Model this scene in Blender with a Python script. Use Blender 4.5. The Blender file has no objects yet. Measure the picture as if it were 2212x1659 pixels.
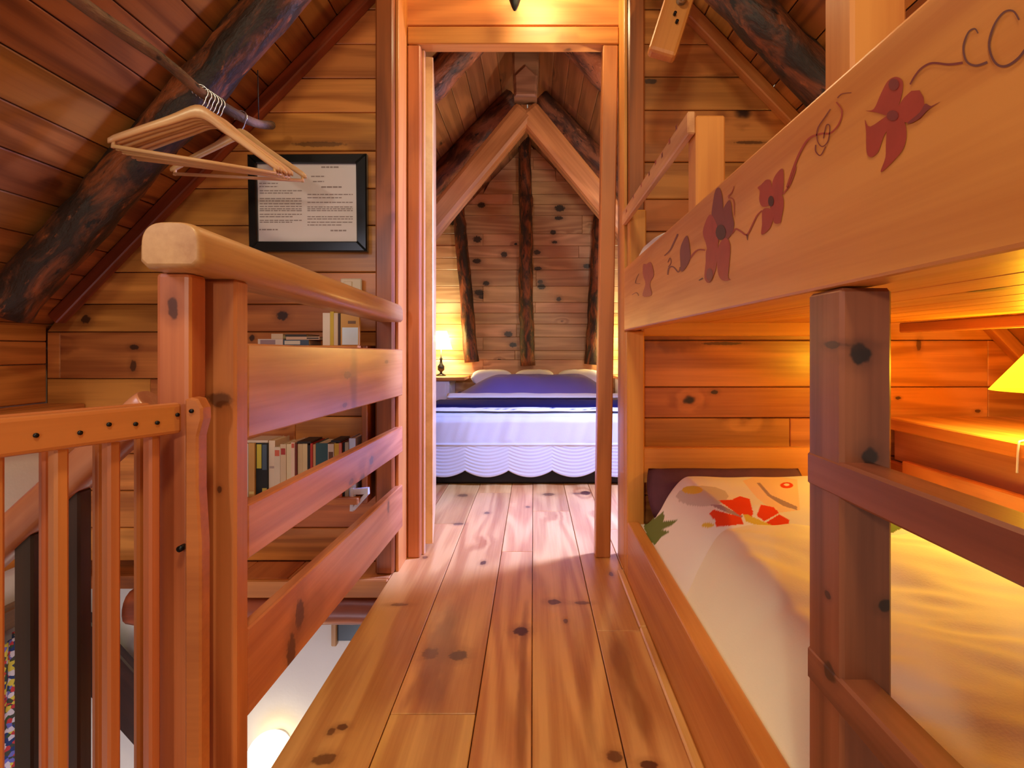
import bpy, bmesh, math, random
from mathutils import Vector, Matrix, Euler, noise
random.seed(7)
SC = bpy.context.scene
COL = SC.collection
V = Vector

# ------------------------------------------------------------------ camera, world, lights, exposure
F = 1200.0            # focal length in pixels of the 2212 px wide frame
CX, CY, EYE = 1152.0, 755.0, 0.80
cam_d = bpy.data.cameras.new('camera')
cam_d.sensor_width = 36.0
cam_d.lens = 36.0 * F / 2212.0
cam_d.shift_x = (1106.0 - CX) / 2212.0
cam_d.shift_y = (CY - 829.5) / 2212.0
cam_d.clip_start = 0.02
cam = bpy.data.objects.new('camera', cam_d)
COL.objects.link(cam)
cam.location = (0, 0, EYE)
cam.rotation_euler = (math.pi / 2, 0, 0)
SC.camera = cam

w = bpy.data.worlds.new('world')
w.use_nodes = True
w.node_tree.nodes['Background'].inputs[0].default_value = (1.0, 0.95, 0.80, 1)
w.node_tree.nodes['Background'].inputs[1].default_value = 0.38
SC.world = w

def light(name, kind, loc, energy, color, size=0.1, target=None, size_y=None, spread=None):
    d = bpy.data.lights.new(name, kind)
    d.energy = energy
    d.color = color
    if kind == 'AREA':
        d.shape = 'RECTANGLE'
        d.size = size
        d.size_y = size_y or size
        if spread:
            d.spread = spread
    else:
        d.shadow_soft_size = size
    o = bpy.data.objects.new(name, d)
    COL.objects.link(o)
    o.location = loc
    if target is not None:
        o.rotation_euler = (V(target) - V(loc)).to_track_quat('-Z', 'Y').to_euler()
    return o

WARM = (1.0, 0.89, 0.52)
WARM2 = (1.0, 0.72, 0.12)
BLUE = (0.21, 0.33, 1.0)
# daylight through the bedroom skylight, through the loft skylight and through the windows of the floor below
light('bedroom_daylight', 'AREA', (1.22, 2.68, 1.36), 150, BLUE, 0.4, (-0.38, 2.45, 0.15), 0.5, math.radians(130))
light('loft_daylight', 'AREA', (-1.15, 0.05, 1.48), 4.5, (0.86, 0.84, 1.0), 0.45, (0.0, 1.25, 0.85), 0.45)
light('downstairs_daylight', 'AREA', (-1.15, 0.5, -1.2), 16, (0.78, 0.82, 1.0), 1.0, (-1.1, 2.2, -0.9), 0.8)
# warm room lamp behind the camera
light('room_lamp', 'AREA', (0.0, -0.1, 2.35), 17.5, WARM, 0.25, (-0.12, 0.9, 0.0), 0.25)
light('frontal_light', 'POINT', (-0.36, -1.20, 1.09), 35, (1.0, 0.92, 0.72), 0.05)  # unseen light placed along the hangers' shadow line to brighten the notice
# lamp of the bedroom, beside the door on its far side
light('bedroom_lamp', 'POINT', (0.72, 2.45, 1.62), 30, (1.0, 0.93, 0.76), 0.06)
SC.view_settings.view_transform = 'Standard'
SC.view_settings.look = 'None'
SC.view_settings.exposure = 0.0
SC.view_settings.gamma = 1.0
SC.view_settings.use_curve_mapping = False
SC.cycles.use_denoising = True
SC.cycles.max_bounces = 8
SC.cycles.diffuse_bounces = 5
SC.cycles.glossy_bounces = 3
SC.cycles.sample_clamp_indirect = 4.0
SC.cycles.caustics_reflective = False
SC.cycles.caustics_refractive = False

# ------------------------------------------------------------------ helpers
def px(x, y, Y):
    """point at distance Y in front of the lens seen at (x, y) of the photograph"""
    return V(((x - CX) * Y / F, Y, EYE + (CY - y) * Y / F))

def onX(x, y, X):
    """point on the upright plane at X seen at (x, y)"""
    Y = X * F / (x - CX)
    return V((X, Y, EYE + (CY - y) * Y / F))

WM = {}
def put(name, me, M, mat=None, parent=None, smooth=False):
    o = bpy.data.objects.new(name, me)
    COL.objects.link(o)
    if mat is not None and not me.materials:
        me.materials.append(mat)
    if smooth:
        me.polygons.foreach_set('use_smooth', [True] * len(me.polygons))
    WM[o.name] = M.copy()
    if parent is not None:
        o.parent = parent
        o.matrix_basis = WM[parent.name].inverted() @ M
    else:
        o.matrix_basis = M
    return o

def tag(o, label=None, cat=None, group=None, kind=None):
    if label: o['label'] = label
    if cat: o['category'] = cat
    if group: o['group'] = group
    if kind: o['kind'] = kind
    return o

def thing(name, label, cat, loc=(0, 0, 0), group=None, kind=None):
    o = bpy.data.objects.new(name, None)
    COL.objects.link(o)
    o.empty_display_size = 0.05
    M = Matrix.Translation(V(loc))
    o.matrix_basis = M
    WM[o.name] = M
    return tag(o, label, cat, group, kind)

def mesh(name, verts, faces):
    me = bpy.data.meshes.new(name)
    me.from_pydata([tuple(v) for v in verts], [], faces)
    me.update()
    return me

BOXC = {}
def box_mesh(sx, sy, sz, c=0.003, seg=1):
    key = (round(sx, 4), round(sy, 4), round(sz, 4), round(c, 4), seg)
    if key in BOXC:
        return BOXC[key].copy()
    bm = bmesh.new()
    bmesh.ops.create_cube(bm, size=1.0)
    for v in bm.verts:
        v.co = V((v.co.x * sx, v.co.y * sy, v.co.z * sz))
    if c > 0:
        bmesh.ops.bevel(bm, geom=bm.edges[:], offset=min(c, 0.45 * min(sx, sy, sz)), segments=seg, affect='EDGES', profile=0.5)
    me = bpy.data.meshes.new('box')
    bm.to_mesh(me)
    bm.free()
    BOXC[key] = me
    return me.copy()

def frame(p0, p1, up=(0, 0, 1)):
    """matrix with local X from p0 to p1, local Y the width and local Z towards `up`"""
    p0, p1 = V(p0), V(p1)
    x = (p1 - p0).normalized()
    z = V(up)
    z = (z - x * z.dot(x)).normalized()
    y = z.cross(x)
    R = Matrix((x, y, z)).transposed().to_4x4()
    return Matrix.Translation((p0 + p1) / 2) @ R, (p1 - p0).length

def beam(name, p0, p1, wid, hgt, mat, parent=None, up=(0, 0, 1), c=0.003, seg=1):
    M, L = frame(p0, p1, up)
    return put(name, box_mesh(L, wid, hgt, c, seg), M, mat, parent)

def bbox(name, lo, hi, mat, parent=None, c=0.003, axis='X', seg=1):
    """axis aligned box lo..hi whose grain runs along `axis`"""
    lo, hi = V(lo), V(hi)
    ctr = (lo + hi) / 2
    s = hi - lo
    if axis == 'X':
        return beam(name, (lo.x, ctr.y, ctr.z), (hi.x, ctr.y, ctr.z), s.y, s.z, mat, parent, (0, 0, 1), c, seg)
    if axis == 'Y':
        return beam(name, (ctr.x, lo.y, ctr.z), (ctr.x, hi.y, ctr.z), s.x, s.z, mat, parent, (0, 0, 1), c, seg)
    return beam(name, (ctr.x, ctr.y, lo.z), (ctr.x, ctr.y, hi.z), s.x, s.y, mat, parent, (0, 1, 0), c, seg)

def inset(pts, d):
    n = len(pts)
    out = []
    for i in range(n):
        a, b, c_ = V(pts[i - 1]), V(pts[i]), V(pts[(i + 1) % n])
        e1 = (b - a).normalized(); e2 = (c_ - b).normalized()
        n1 = V((-e1.y, e1.x)); n2 = V((-e2.y, e2.x))
        k = 1 + n1.dot(n2)
        out.append(b + (n1 + n2) * (d / max(k, 0.3)))
    return out

def prism(name, pts, M, depth, mat, parent=None, c=0.003):
    """outline pts (counter-clockwise, local XY), from local z=0 to z=depth with a chamfered front edge; origin at the centroid"""
    n = len(pts)
    cx = sum(p[0] for p in pts) / n; cy = sum(p[1] for p in pts) / n
    q = [V((p[0] - cx, p[1] - cy)) for p in pts]
    area = sum(q[i - 1].x * q[i].y - q[i].x * q[i - 1].y for i in range(n))
    if area < 0:
        q.reverse()
    rings = [(q, 0.0), (q, depth - c), (inset(q, c), depth)] if c > 0 else [(q, 0.0), (q, depth)]
    vs, fs = [], []
    for r, z in rings:
        vs += [(p.x, p.y, z) for p in r]
    for k in range(len(rings) - 1):
        for i in range(n):
            j = (i + 1) % n
            fs.append((k * n + i, k * n + j, (k + 1) * n + j, (k + 1) * n + i))
    fs.append(tuple(range(n - 1, -1, -1)))
    fs.append(tuple((len(rings) - 1) * n + i for i in range(n)))
    return put(name, mesh(name, vs, fs), M @ Matrix.Translation((cx, cy, 0)), mat, parent)

# frames for prisms: local (x, y, z) -> world
def facing_cam(Yback):      # outline in (X, Z), grows towards the camera
    return Matrix(((1, 0, 0, 0), (0, 0, -1, Yback), (0, 1, 0, 0), (0, 0, 0, 1)))
def facing_right(Xback):    # outline in (-Y.., Z) seen from +X
    return Matrix(((0, 0, 1, Xback), (1, 0, 0, 0), (0, 1, 0, 0), (0, 0, 0, 1)))

def tube_data(pts, radii, n=10, sub=None):
    pts = [V(p) for p in pts]
    m = len(pts)
    if not hasattr(radii, '__len__'):
        radii = [radii] * m
    vs, fs = [], []
    t0 = (pts[1] - pts[0]).normalized()
    ref = V((0, 0, 1)) if abs(t0.z) < 0.9 else V((1, 0, 0))
    nrm = (ref - t0 * ref.dot(t0)).normalized()
    for i in range(m):
        t = (pts[min(i + 1, m - 1)] - pts[max(i - 1, 0)]).normalized()
        nrm = (nrm - t * nrm.dot(t)).normalized()
        b = t.cross(nrm)
        for k in range(n):
            a = 2 * math.pi * k / n
            r = radii[i]
            if sub: r *= sub(i, k, a)
            vs.append(pts[i] + (nrm * math.cos(a) + b * math.sin(a)) * r)
    for i in range(m - 1):
        for k in range(n):
            j = (k + 1) % n
            fs.append((i * n + k, i * n + j, (i + 1) * n + j, (i + 1) * n + k))
    fs.append(tuple(range(n - 1, -1, -1)))
    fs.append(tuple((m - 1) * n + k for k in range(n)))
    return vs, fs

def tube(name, pts, radii, mat, parent=None, n=10, smooth=True):
    """world-space path; mesh is stored in a frame whose local X follows the path"""
    M, L = frame(pts[0], pts[-1], (0, 0, 1) if abs((V(pts[-1]) - V(pts[0])).normalized().z) < 0.95 else (0, 1, 0))
    Mi = M.inverted()
    vs, fs = tube_data([Mi @ V(p) for p in pts], radii, n)
    return put(name, mesh(name, vs, fs), M, mat, parent, smooth)

def lathe(name, prof, loc, mat, parent=None, n=24, smooth=True, open_ends=False):
    vs, fs = [], []
    m = len(prof)
    for r, z in prof:
        for k in range(n):
            a = 2 * math.pi * k / n
            vs.append((r * math.cos(a), r * math.sin(a), z))
    for i in range(m - 1):
        for k in range(n):
            j = (k + 1) % n
            fs.append((i * n + k, i * n + j, (i + 1) * n + j, (i + 1) * n + k))
    if open_ends: pass
    elif prof[0][0] > 1e-5: fs.append(tuple(range(n - 1, -1, -1)))
    if prof[-1][0] > 1e-5 and not open_ends: fs.append(tuple((m - 1) * n + k for k in range(n)))
    return put(name, mesh(name, vs, fs), Matrix.Translation(V(loc)), mat, parent, smooth)

def log(name, p0, p1, r0, r1, mat, parent=None, seed=0, bend=0.02, rough=0.12, knots=5, up=(0, 0, 1), n=18, m=46):
    """a barked pole: irregular round section, bends and knots"""
    M, L = frame(p0, p1, up)
    rnd = random.Random(seed)
    kn = [(rnd.uniform(0.05, 0.95), rnd.uniform(0, 6.28), rnd.uniform(0.12, 0.3)) for _ in range(knots)]
    pts, rad = [], []
    for i in range(m):
        t = i / (m - 1)
        o1 = bend * (noise.noise(V((t * 2.2, seed * 3.1, 0))) + 0.4 * noise.noise(V((t * 6, seed * 1.7, 4))))
        o2 = bend * (noise.noise(V((t * 2.2, seed * 5.3, 9))) + 0.4 * noise.noise(V((t * 6, seed * 2.9, 7))))
        pts.append(V(((t - 0.5) * L, o1, o2)))
        rad.append(r0 + (r1 - r0) * t)
    def sub(i, k, a):
        t = i / (m - 1)
        s = 1 + rough * noise.noise(V((t * L * 9, math.cos(a) * 1.6 + seed, math.sin(a) * 1.6)))
        s += 0.5 * rough * noise.noise(V((t * L * 26, math.cos(a) * 4 + seed, math.sin(a) * 4)))
        for kt, ka, ks in kn:
            da = math.atan2(math.sin(a - ka), math.cos(a - ka))
            s += ks * math.exp(-((t - kt) * L / 0.05) ** 2 - (da / 0.6) ** 2)
        return s
    vs, fs = tube_data(pts, rad, n, sub)
    return put(name, mesh(name, vs, fs), M, mat, parent, True)

def surf(name, fn, nu, nv, mat, parent=None, M=None, thick=0.0, cols=None):
    """grid surface fn(u, v) -> world point, u, v in 0..1; optional underside"""
    vs, fs = [], []
    for j in range(nv + 1):
        for i in range(nu + 1):
            vs.append(V(fn(i / nu, j / nv)))
    c = sum(vs, V()) / len(vs)
    for j in range(nv):
        for i in range(nu):
            a = j * (nu + 1) + i
            fs.append((a, a + 1, a + nu + 2, a + nu + 1))
    me = mesh(name, [v - c for v in vs], fs)
    if cols:
        ca = me.color_attributes.new('print', 'FLOAT_COLOR', 'POINT')
        buf = []
        for v in vs:
            buf += list(cols(v)) + [1.0]
        ca.data.foreach_set('color', buf)
    o = put(name, me, Matrix.Translation(c), mat, parent, True)
    if thick:
        s = o.modifiers.new('thickness', 'SOLIDIFY')
        s.thickness = thick
        s.offset = -1
    return o

def sm(a, b, x):
    t = min(1.0, max(0.0, (x - a) / (b - a)))
    return t * t * (3 - 2 * t)

# ------------------------------------------------------------------ materials
YW_ = 2.10
YG_ = 5.20
def srgb(r, g, b):
    f = lambda c: (c / 255 / 12.92) if c <= 10.3 else ((c / 255 + 0.055) / 1.055) ** 2.4
    return (f(r), f(g), f(b), 1.0)

class NT:
    def __init__(s, name):
        s.m = bpy.data.materials.new(name); s.m.use_nodes = True
        s.t = s.m.node_tree; s.b = s.t.nodes['Principled BSDF']
    def n(s, kind, **kw):
        nd = s.t.nodes.new(kind)
        for k, v in kw.items():
            setattr(nd, k, v)
        return nd
    def L(s, a, b): s.t.links.new(a, b)
    def val(s, inp, v):
        if isinstance(v, (int, float, tuple, list)): inp.default_value = v
        else: s.L(v, inp)
    def math(s, op, a, b=0.0, c=0.0):
        nd = s.n('ShaderNodeMath', operation=op)
        s.val(nd.inputs[0], a); s.val(nd.inputs[1], b); s.val(nd.inputs[2], c)
        return nd.outputs[0]
    def vmul(s, v, k):
        nd = s.n('ShaderNodeVectorMath', operation='MULTIPLY')
        s.L(v, nd.inputs[0]); nd.inputs[1].default_value = k
        return nd.outputs[0]
    def noise(s, v, scale=1.0, detail=2.0, rough=0.5, dist=0.0):
        nd = s.n('ShaderNodeTexNoise')
        s.L(v, nd.inputs['Vector']); nd.inputs['Scale'].default_value = scale
        nd.inputs['Detail'].default_value = detail; nd.inputs['Roughness'].default_value = rough
        nd.inputs['Distortion'].default_value = dist
        return nd.outputs['Fac']
    def mix(s, f, a, b, mode='MIX'):
        nd = s.n('ShaderNodeMix', data_type='RGBA', blend_type=mode)
        s.val(nd.inputs[0], f); s.val(nd.inputs[6], a); s.val(nd.inputs[7], b)
        return nd.outputs[2]
    def rng(s, v, a, b, c=0.0, d=1.0):
        nd = s.n('ShaderNodeMapRange', interpolation_type='SMOOTHSTEP')
        s.val(nd.inputs[0], v)
        for i, k in enumerate((a, b, c, d)): nd.inputs[i + 1].default_value = k
        return nd.outputs[0]
    def bump(s, h, strength=0.2, dist=0.002):
        nd = s.n('ShaderNodeBump')
        nd.inputs['Strength'].default_value = strength; nd.inputs['Distance'].default_value = dist
        s.L(h, nd.inputs['Height']); s.L(nd.outputs[0], s.b.inputs['Normal'])
    def objvec(s, rand=True):
        tc = s.n('ShaderNodeTexCoord')
        if not rand: return tc.outputs['Object'], None
        oi = s.n('ShaderNodeObjectInfo')
        r = s.math('MULTIPLY', oi.outputs['Random'], 83.0)
        ad = s.n('ShaderNodeVectorMath', operation='ADD')
        s.L(tc.outputs['Object'], ad.inputs[0]); s.L(r, ad.inputs[1])
        return ad.outputs[0], oi.outputs['Random']

def wood(name, light_c, dark_c, knots=0.5, rough=0.38, rings=7.0, grain=0.55, var=0.22, knot_c=(52, 22, 12), spec=0.45, knot_scale=1.0, spots=(), stains=(), coat=0.25):
    t = NT(name)
    v, rnd = t.objvec()
    # knots: cells stretched along the grain
    kv = t.vmul(v, (3.0 * knot_scale, 4.6 * knot_scale, 0.8))
    vo = t.n('ShaderNodeTexVoronoi'); t.L(kv, vo.inputs['Vector']); vo.inputs['Scale'].default_value = 1.0
    sep = t.n('ShaderNodeSeparateColor'); t.L(vo.outputs['Color'], sep.inputs[0])
    gate = t.rng(sep.outputs[0], 1 - knots - 0.01, 1 - knots + 0.01)
    wob = t.noise(t.vmul(v, (30, 40, 10)), 1.0, 1.0)
    dist = t.math('ADD', vo.outputs['Distance'], t.math('MULTIPLY', t.math('SUBTRACT', wob, 0.5), 0.07))
    size = t.math('MULTIPLY_ADD', sep.outputs[1], 0.07, 0.05)
    rel = t.math('DIVIDE', dist, size)
    knot = t.math('MULTIPLY', t.rng(rel, 1.25, 0.75), gate)
    halo = t.math('MULTIPLY', t.rng(rel, 3.6, 0.6), gate)
    # plain-sawn grain: contour lines of a stretched noise
    n1 = t.noise(t.vmul(v, (0.75, 6.5, 6.5)), 1.0, 1.5, 0.4)
    ph = t.math('MULTIPLY', t.math('ADD', n1, t.math('MULTIPLY', halo, 0.16)), rings)
    pp = t.math('PINGPONG', ph, 0.5)
    line = t.rng(pp, 0.06, 0.42)
    fine = t.noise(t.vmul(v, (3.0, 95, 95)), 1.0, 3.0, 0.6)
    band = t.noise(t.vmul(v, (0.5, 11, 11)), 1.0, 2.0, 0.5)
    blot = t.noise(t.vmul(v, (1.6, 3.0, 3.0)), 1.0, 2.0, 0.5)
    f = t.math('MULTIPLY', line, grain)
    f = t.math('ADD', f, t.math('MULTIPLY', t.math('SUBTRACT', fine, 0.5), 0.75))
    f = t.math('ADD', f, t.math('MULTIPLY', t.math('SUBTRACT', band, 0.45), 1.0))
    f = t.math('ADD', f, t.math('MULTIPLY', halo, 0.35))
    f = t.math('MINIMUM', t.math('MAXIMUM', f, 0.0), 1.0)
    col = t.mix(f, srgb(*light_c), srgb(*dark_c))
    col = t.mix(knot, col, srgb(*knot_c))
    if spots or stains:          # knots and darker heartwood at given places of the real boards
        geo = t.n('ShaderNodeNewGeometry').outputs['Position']
        w2 = t.noise(t.vmul(geo, (80, 80, 80)), 1.0, 2.0)
        w3 = t.noise(t.vmul(geo, (22, 5, 9)), 1.0, 3.0)
        def reach(p, r, nz, amp):
            sb = t.n('ShaderNodeVectorMath', operation='SUBTRACT'); t.L(geo, sb.inputs[0]); sb.inputs[1].default_value = p
            dv = t.n('ShaderNodeVectorMath', operation='DIVIDE'); t.L(sb.outputs[0], dv.inputs[0]); dv.inputs[1].default_value = r
            ln = t.n('ShaderNodeVectorMath', operation='LENGTH'); t.L(dv.outputs[0], ln.inputs[0])
            return t.math('ADD', ln.outputs['Value'], t.math('MULTIPLY', t.math('SUBTRACT', nz, 0.5), amp))
        for p, r, k_ in stains:
            m_ = t.math('MULTIPLY', t.rng(reach(p, r, w3, 1.5), 1.25, 0.35), k_)
            col = t.mix(m_, col, srgb(*[c * 0.82 for c in dark_c]))
        for p, r, k_ in spots:
            d_ = reach(p, r, w2, 0.9)
            col = t.mix(t.math('MULTIPLY', t.rng(d_, 2.6, 0.7), 0.45 * k_), col, srgb(*[c * 0.75 for c in dark_c]))
            col = t.mix(t.math('MULTIPLY', t.rng(d_, 1.15, 0.75), k_), col, srgb(*knot_c))
    hs = t.n('ShaderNodeHueSaturation')
    t.L(col, hs.inputs['Color'])
    k = t.math('MULTIPLY_ADD', rnd, 2 * var, 1.0 - var)
    k = t.math('MULTIPLY', k, t.math('MULTIPLY_ADD', blot, 0.5, 0.75))
    t.L(k, hs.inputs['Value'])
    t.L(t.math('MULTIPLY_ADD', t.math('FRACT', t.math('MULTIPLY', rnd, 7.3)), 0.016, 0.492), hs.inputs['Hue'])
    t.L(hs.outputs[0], t.b.inputs['Base Color'])
    t.L(t.math('MULTIPLY_ADD', fine, 0.15, rough - 0.07), t.b.inputs['Roughness'])
    t.b.inputs['Specular IOR Level'].default_value = spec
    t.b.inputs['Coat Weight'].default_value = coat
    t.b.inputs['Coat Roughness'].default_value = 0.24
    t.bump(fine, 0.12, 0.001)
    return t.m

def bark(name, dark, mid, light_c, amount=0.5, rough=0.6):
    t = NT(name)
    v, rnd = t.objvec()
    a = t.noise(t.vmul(v, (5, 16, 16)), 1.0, 4.0, 0.6, 0.6)
    b = t.noise(t.vmul(v, (14, 34, 34)), 1.0, 4.0, 0.65)
    c = t.mix(t.rng(a, amount - 0.14, amount + 0.12), srgb(*mid), srgb(*dark))
    c = t.mix(t.rng(b, 0.60, 0.74), c, srgb(*light_c))
    c = t.mix(t.rng(b, 0.42, 0.30), c, srgb(18, 10, 8))
    t.L(c, t.b.inputs['Base Color'])
    t.b.inputs['Roughness'].default_value = rough
    h = t.math('ADD', a, t.math('MULTIPLY', b, 0.6))
    t.bump(h, 0.8, 0.012)
    return t.m

def plain(name, rgb, rough=0.5, metal=0.0, spec=0.5, nscale=0, namp=0.0, bump=0.0, bscale=200):
    t = NT(name)
    t.b.inputs['Roughness'].default_value = rough
    t.b.inputs['Metallic'].default_value = metal
    t.b.inputs['Specular IOR Level'].default_value = spec
    v, r = t.objvec()
    n1 = t.noise(v, nscale or 12.0, 3.0)
    hs = t.n('ShaderNodeHueSaturation'); hs.inputs['Color'].default_value = srgb(*rgb)
    t.L(t.math('MULTIPLY_ADD', n1, 2 * (namp or 0.04), 1 - (namp or 0.04)), hs.inputs['Value'])
    t.L(hs.outputs[0], t.b.inputs['Base Color'])
    if bump:
        t.bump(t.noise(v, bscale, 2.0), bump, 0.002)
    return t.m

def emit(name, rgb, strength, base=(255, 240, 220)):
    t = NT(name)
    t.b.inputs['Base Color'].default_value = srgb(*base)
    t.b.inputs['Emission Color'].default_value = srgb(*rgb)
    t.b.inputs['Emission Strength'].default_value = strength
    t.b.inputs['Roughness'].default_value = 0.6
    return t.m

W_WALL = wood('varnished_wall_pine', (216, 136, 68), (142, 72, 30), 0.5, 0.40, 6, 0.5, 0.20, (50, 24, 14), 0.45, 1.0,
    [(px(610, 682, YW_), (0.022, 0.05, 0.018), 0.95), (px(185, 690, YW_), (0.018, 0.05, 0.016), 0.9), (px(290, 750, YW_), (0.018, 0.05, 0.010), 0.9), (px(288, 790, YW_), (0.012, 0.05, 0.022), 0.8),
     (px(690, 312, YW_), (0.10, 0.05, 0.010), 0.6), (px(545, 730, YW_), (0.010, 0.05, 0.012), 0.9), (px(1405, 176, YW_), (0.026, 0.05, 0.010), 0.9), (px(1620, 308, YW_), (0.06, 0.05, 0.006), 0.7),
     (px(1543, 847, YW_), (0.014, 0.05, 0.008), 0.9), (px(1985, 745, YW_), (0.010, 0.05, 0.022), 0.7), (px(1940, 860, YW_), (0.010, 0.05, 0.006), 0.9), (px(2112, 888, YW_), (0.012, 0.05, 0.006), 0.8), (px(1560, 742, YW_), (0.08, 0.05, 0.006), 0.7)],
    [(px(1450, 745, YW_), (0.16, 0.05, 0.03), 0.6), (px(1560, 165, YW_), (0.10, 0.05, 0.015), 0.6)])
W_CEIL = wood('varnished_ceiling_pine', (174, 104, 50), (104, 52, 22), 0.42, 0.34, 6, 0.5, 0.24, (48, 22, 12))
def on_floor(x, y):
    Y = F * EYE / (y - CY)
    return ((x - CX) * Y / F, Y, 0.0)
W_FLOOR = wood('floor_pine', (224, 168, 100), (174, 100, 46), 0.45, 0.34, 6, 0.5, 0.10, (78, 36, 24), 0.45, 0.8,
    [(on_floor(1125, 1363), (0.021, 0.024, 0.05), 0.95), (on_floor(990, 1416), (0.024, 0.024, 0.05), 0.8), (on_floor(930, 1412), (0.022, 0.028, 0.05), 0.55),
     (on_floor(1197, 1300), (0.022, 0.018, 0.05), 0.8), (on_floor(1258, 1302), (0.026, 0.012, 0.05), 0.6), (on_floor(1222, 1341), (0.007, 0.014, 0.05), 0.7),
     (on_floor(1328, 1634), (0.016, 0.016, 0.05), 0.75), (on_floor(1402, 1652), (0.018, 0.012, 0.05), 0.9), (on_floor(862, 1306), (0.030, 0.010, 0.05), 0.6),
     (on_floor(1044, 1216), (0.011, 0.02, 0.05), 0.9), (on_floor(740, 1570), (0.012, 0.010, 0.05), 0.8), (on_floor(716, 1580), (0.008, 0.012, 0.05), 0.7), (on_floor(700, 1640), (0.022, 0.016, 0.05), 0.7),
     (on_floor(1000, 1070), (0.03, 0.03, 0.05), 0.6), (on_floor(1052, 1108), (0.014, 0.02, 0.05), 0.7), (on_floor(1140, 1095), (0.012, 0.016, 0.05), 0.7), (on_floor(990, 1132), (0.026, 0.018, 0.05), 0.7),
     (on_floor(1185, 1068), (0.034, 0.03, 0.05), 0.7), (on_floor(1248, 1066), (0.03, 0.02, 0.05), 0.6), (on_floor(918, 1204), (0.010, 0.016, 0.05), 0.7), (on_floor(1320, 1240), (0.008, 0.02, 0.05), 0.8)],
    [(on_floor(945, 1400), (0.062, 0.22, 0.05), 0.75), (on_floor(930, 1490), (0.062, 0.10, 0.05), 0.7), (on_floor(1128, 1490), (0.014, 0.42, 0.05), 0.75), (on_floor(1345, 1425), (0.034, 0.17, 0.05), 0.8),
     (on_floor(1385, 1540), (0.026, 0.14, 0.05), 0.7), (on_floor(1260, 1480), (0.018, 0.26, 0.05), 0.5), (on_floor(1150, 1230), (0.020, 0.20, 0.05), 0.35)])
W_BUNK = wood('honey_pine', (212, 142, 66), (176, 100, 40), 0.14, 0.40, 5, 0.4, 0.05, coat=0.1)
W_RAIL = wood('reddish_pine', (214, 142, 92), (168, 92, 54), 0.2, 0.36, 7, 0.5, 0.08, (84, 36, 28), 0.5, 1.0,
    [((-0.475, 1.13, 0.262), (0.05, 0.022, 0.030), 0.95), ((-0.475, 1.09, 0.205), (0.05, 0.020, 0.036), 0.95), ((-0.475, 1.63, 0.475), (0.05, 0.02, 0.012), 0.8), ((-0.475, 1.45, 0.455), (0.05, 0.02, 0.008), 0.7), ((-0.475, 1.82, 0.285), (0.05, 0.012, 0.022), 0.8),
     ((-0.475, 1.42, 0.735), (0.05, 0.03, 0.010), 0.6), ((-0.475, 1.80, 0.76), (0.05, 0.02, 0.006), 0.6), ((-0.475, 1.40, 0.66), (0.05, 0.02, 0.006), 0.6)],
    [((-0.475, 1.47, 0.70), (0.05, 0.035, 0.14), 0.75), ((-0.475, 1.20, 0.24), (0.05, 0.16, 0.05), 0.5)], 0.5)
W_GATE = wood('orange_hardwood', (198, 112, 60), (156, 76, 38), 0.0, 0.38, 4, 0.35, 0.05)
W_POST = wood('dark_post_pine', (168, 86, 44), (104, 46, 22), 0.25, 0.42, 6, 0.6, 0.08, (40, 16, 10))
W_LADDER = wood('brown_ladder_pine', (146, 80, 52), (98, 47, 28), 0.3, 0.42, 6, 0.6, 0.05, (34, 17, 13), 0.45, 0.7,
    [((0.338, 0.574, 0.795), (0.011, 0.03, 0.011), 0.95), ((0.348, 0.574, 0.69), (0.009, 0.03, 0.009), 0.9), ((0.318, 0.59, 0.805), (0.03, 0.016, 0.004), 0.8), ((0.363, 0.574, 0.535), (0.007, 0.03, 0.007), 0.9), ((0.318, 0.60, 0.535), (0.02, 0.006, 0.004), 0.8), ((0.318, 0.595, 0.455), (0.02, 0.012, 0.009), 0.8)])
W_NEWEL = wood('newel_pine', (200, 120, 68), (152, 76, 40), 0.25, 0.40, 6, 0.5, 0.08, (50, 22, 16), 0.45, 1.0,
    [((-0.532, 0.82, 0.862), (0.008, 0.03, 0.017), 0.75), ((-0.500, 0.885, 0.577), (0.004, 0.03, 0.006), 0.7), ((-0.5, 0.885, 0.72), (0.02, 0.03, 0.012), 0.7)])
W_STRUT = wood('pale_hewn_pine', (210, 156, 100), (164, 106, 60), 0.3, 0.5, 6, 0.5, 0.08)
W_HEWN = wood('hewn_strut_pine', (190, 128, 78), (142, 86, 46), 0.3, 0.5, 6, 0.5, 0.08)
W_CEIL2 = wood('bedroom_ceiling_pine', (168, 114, 74), (110, 68, 42), 0.4, 0.42, 6, 0.5, 0.18, (40, 22, 16))
W_PALE = wood('pale_hanger_beech', (226, 172, 120), (200, 140, 92), 0.0, 0.35, 4, 0.4, 0.05)
W_OLD = wood('old_grey_oak', (150, 106, 78), (100, 66, 46), 0.2, 0.55, 6, 0.6, 0.08)
W_DARK = wood('dark_stained_wood', (66, 36, 24), (40, 20, 14), 0.1, 0.45, 5, 0.5, 0.05)
GK = [(1031, 517, 9, 7), (1030, 564, 9, 5), (1035, 632, 10, 6), (1050, 612, 7, 5), (1209, 450, 11, 7), (1207, 471, 9, 4), (1195, 502, 6, 5), (1198, 523, 6, 3), (1160, 545, 7, 5), (1162, 580, 8, 4), (1167, 609, 6, 4), (1170, 619, 8, 6), (1268, 575, 8, 5), (1089, 550, 7, 6), (1098, 722, 9, 6), (1108, 745, 8, 5), (1040, 443, 8, 6), (978, 480, 7, 6), (1207, 646, 5, 5)]
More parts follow.
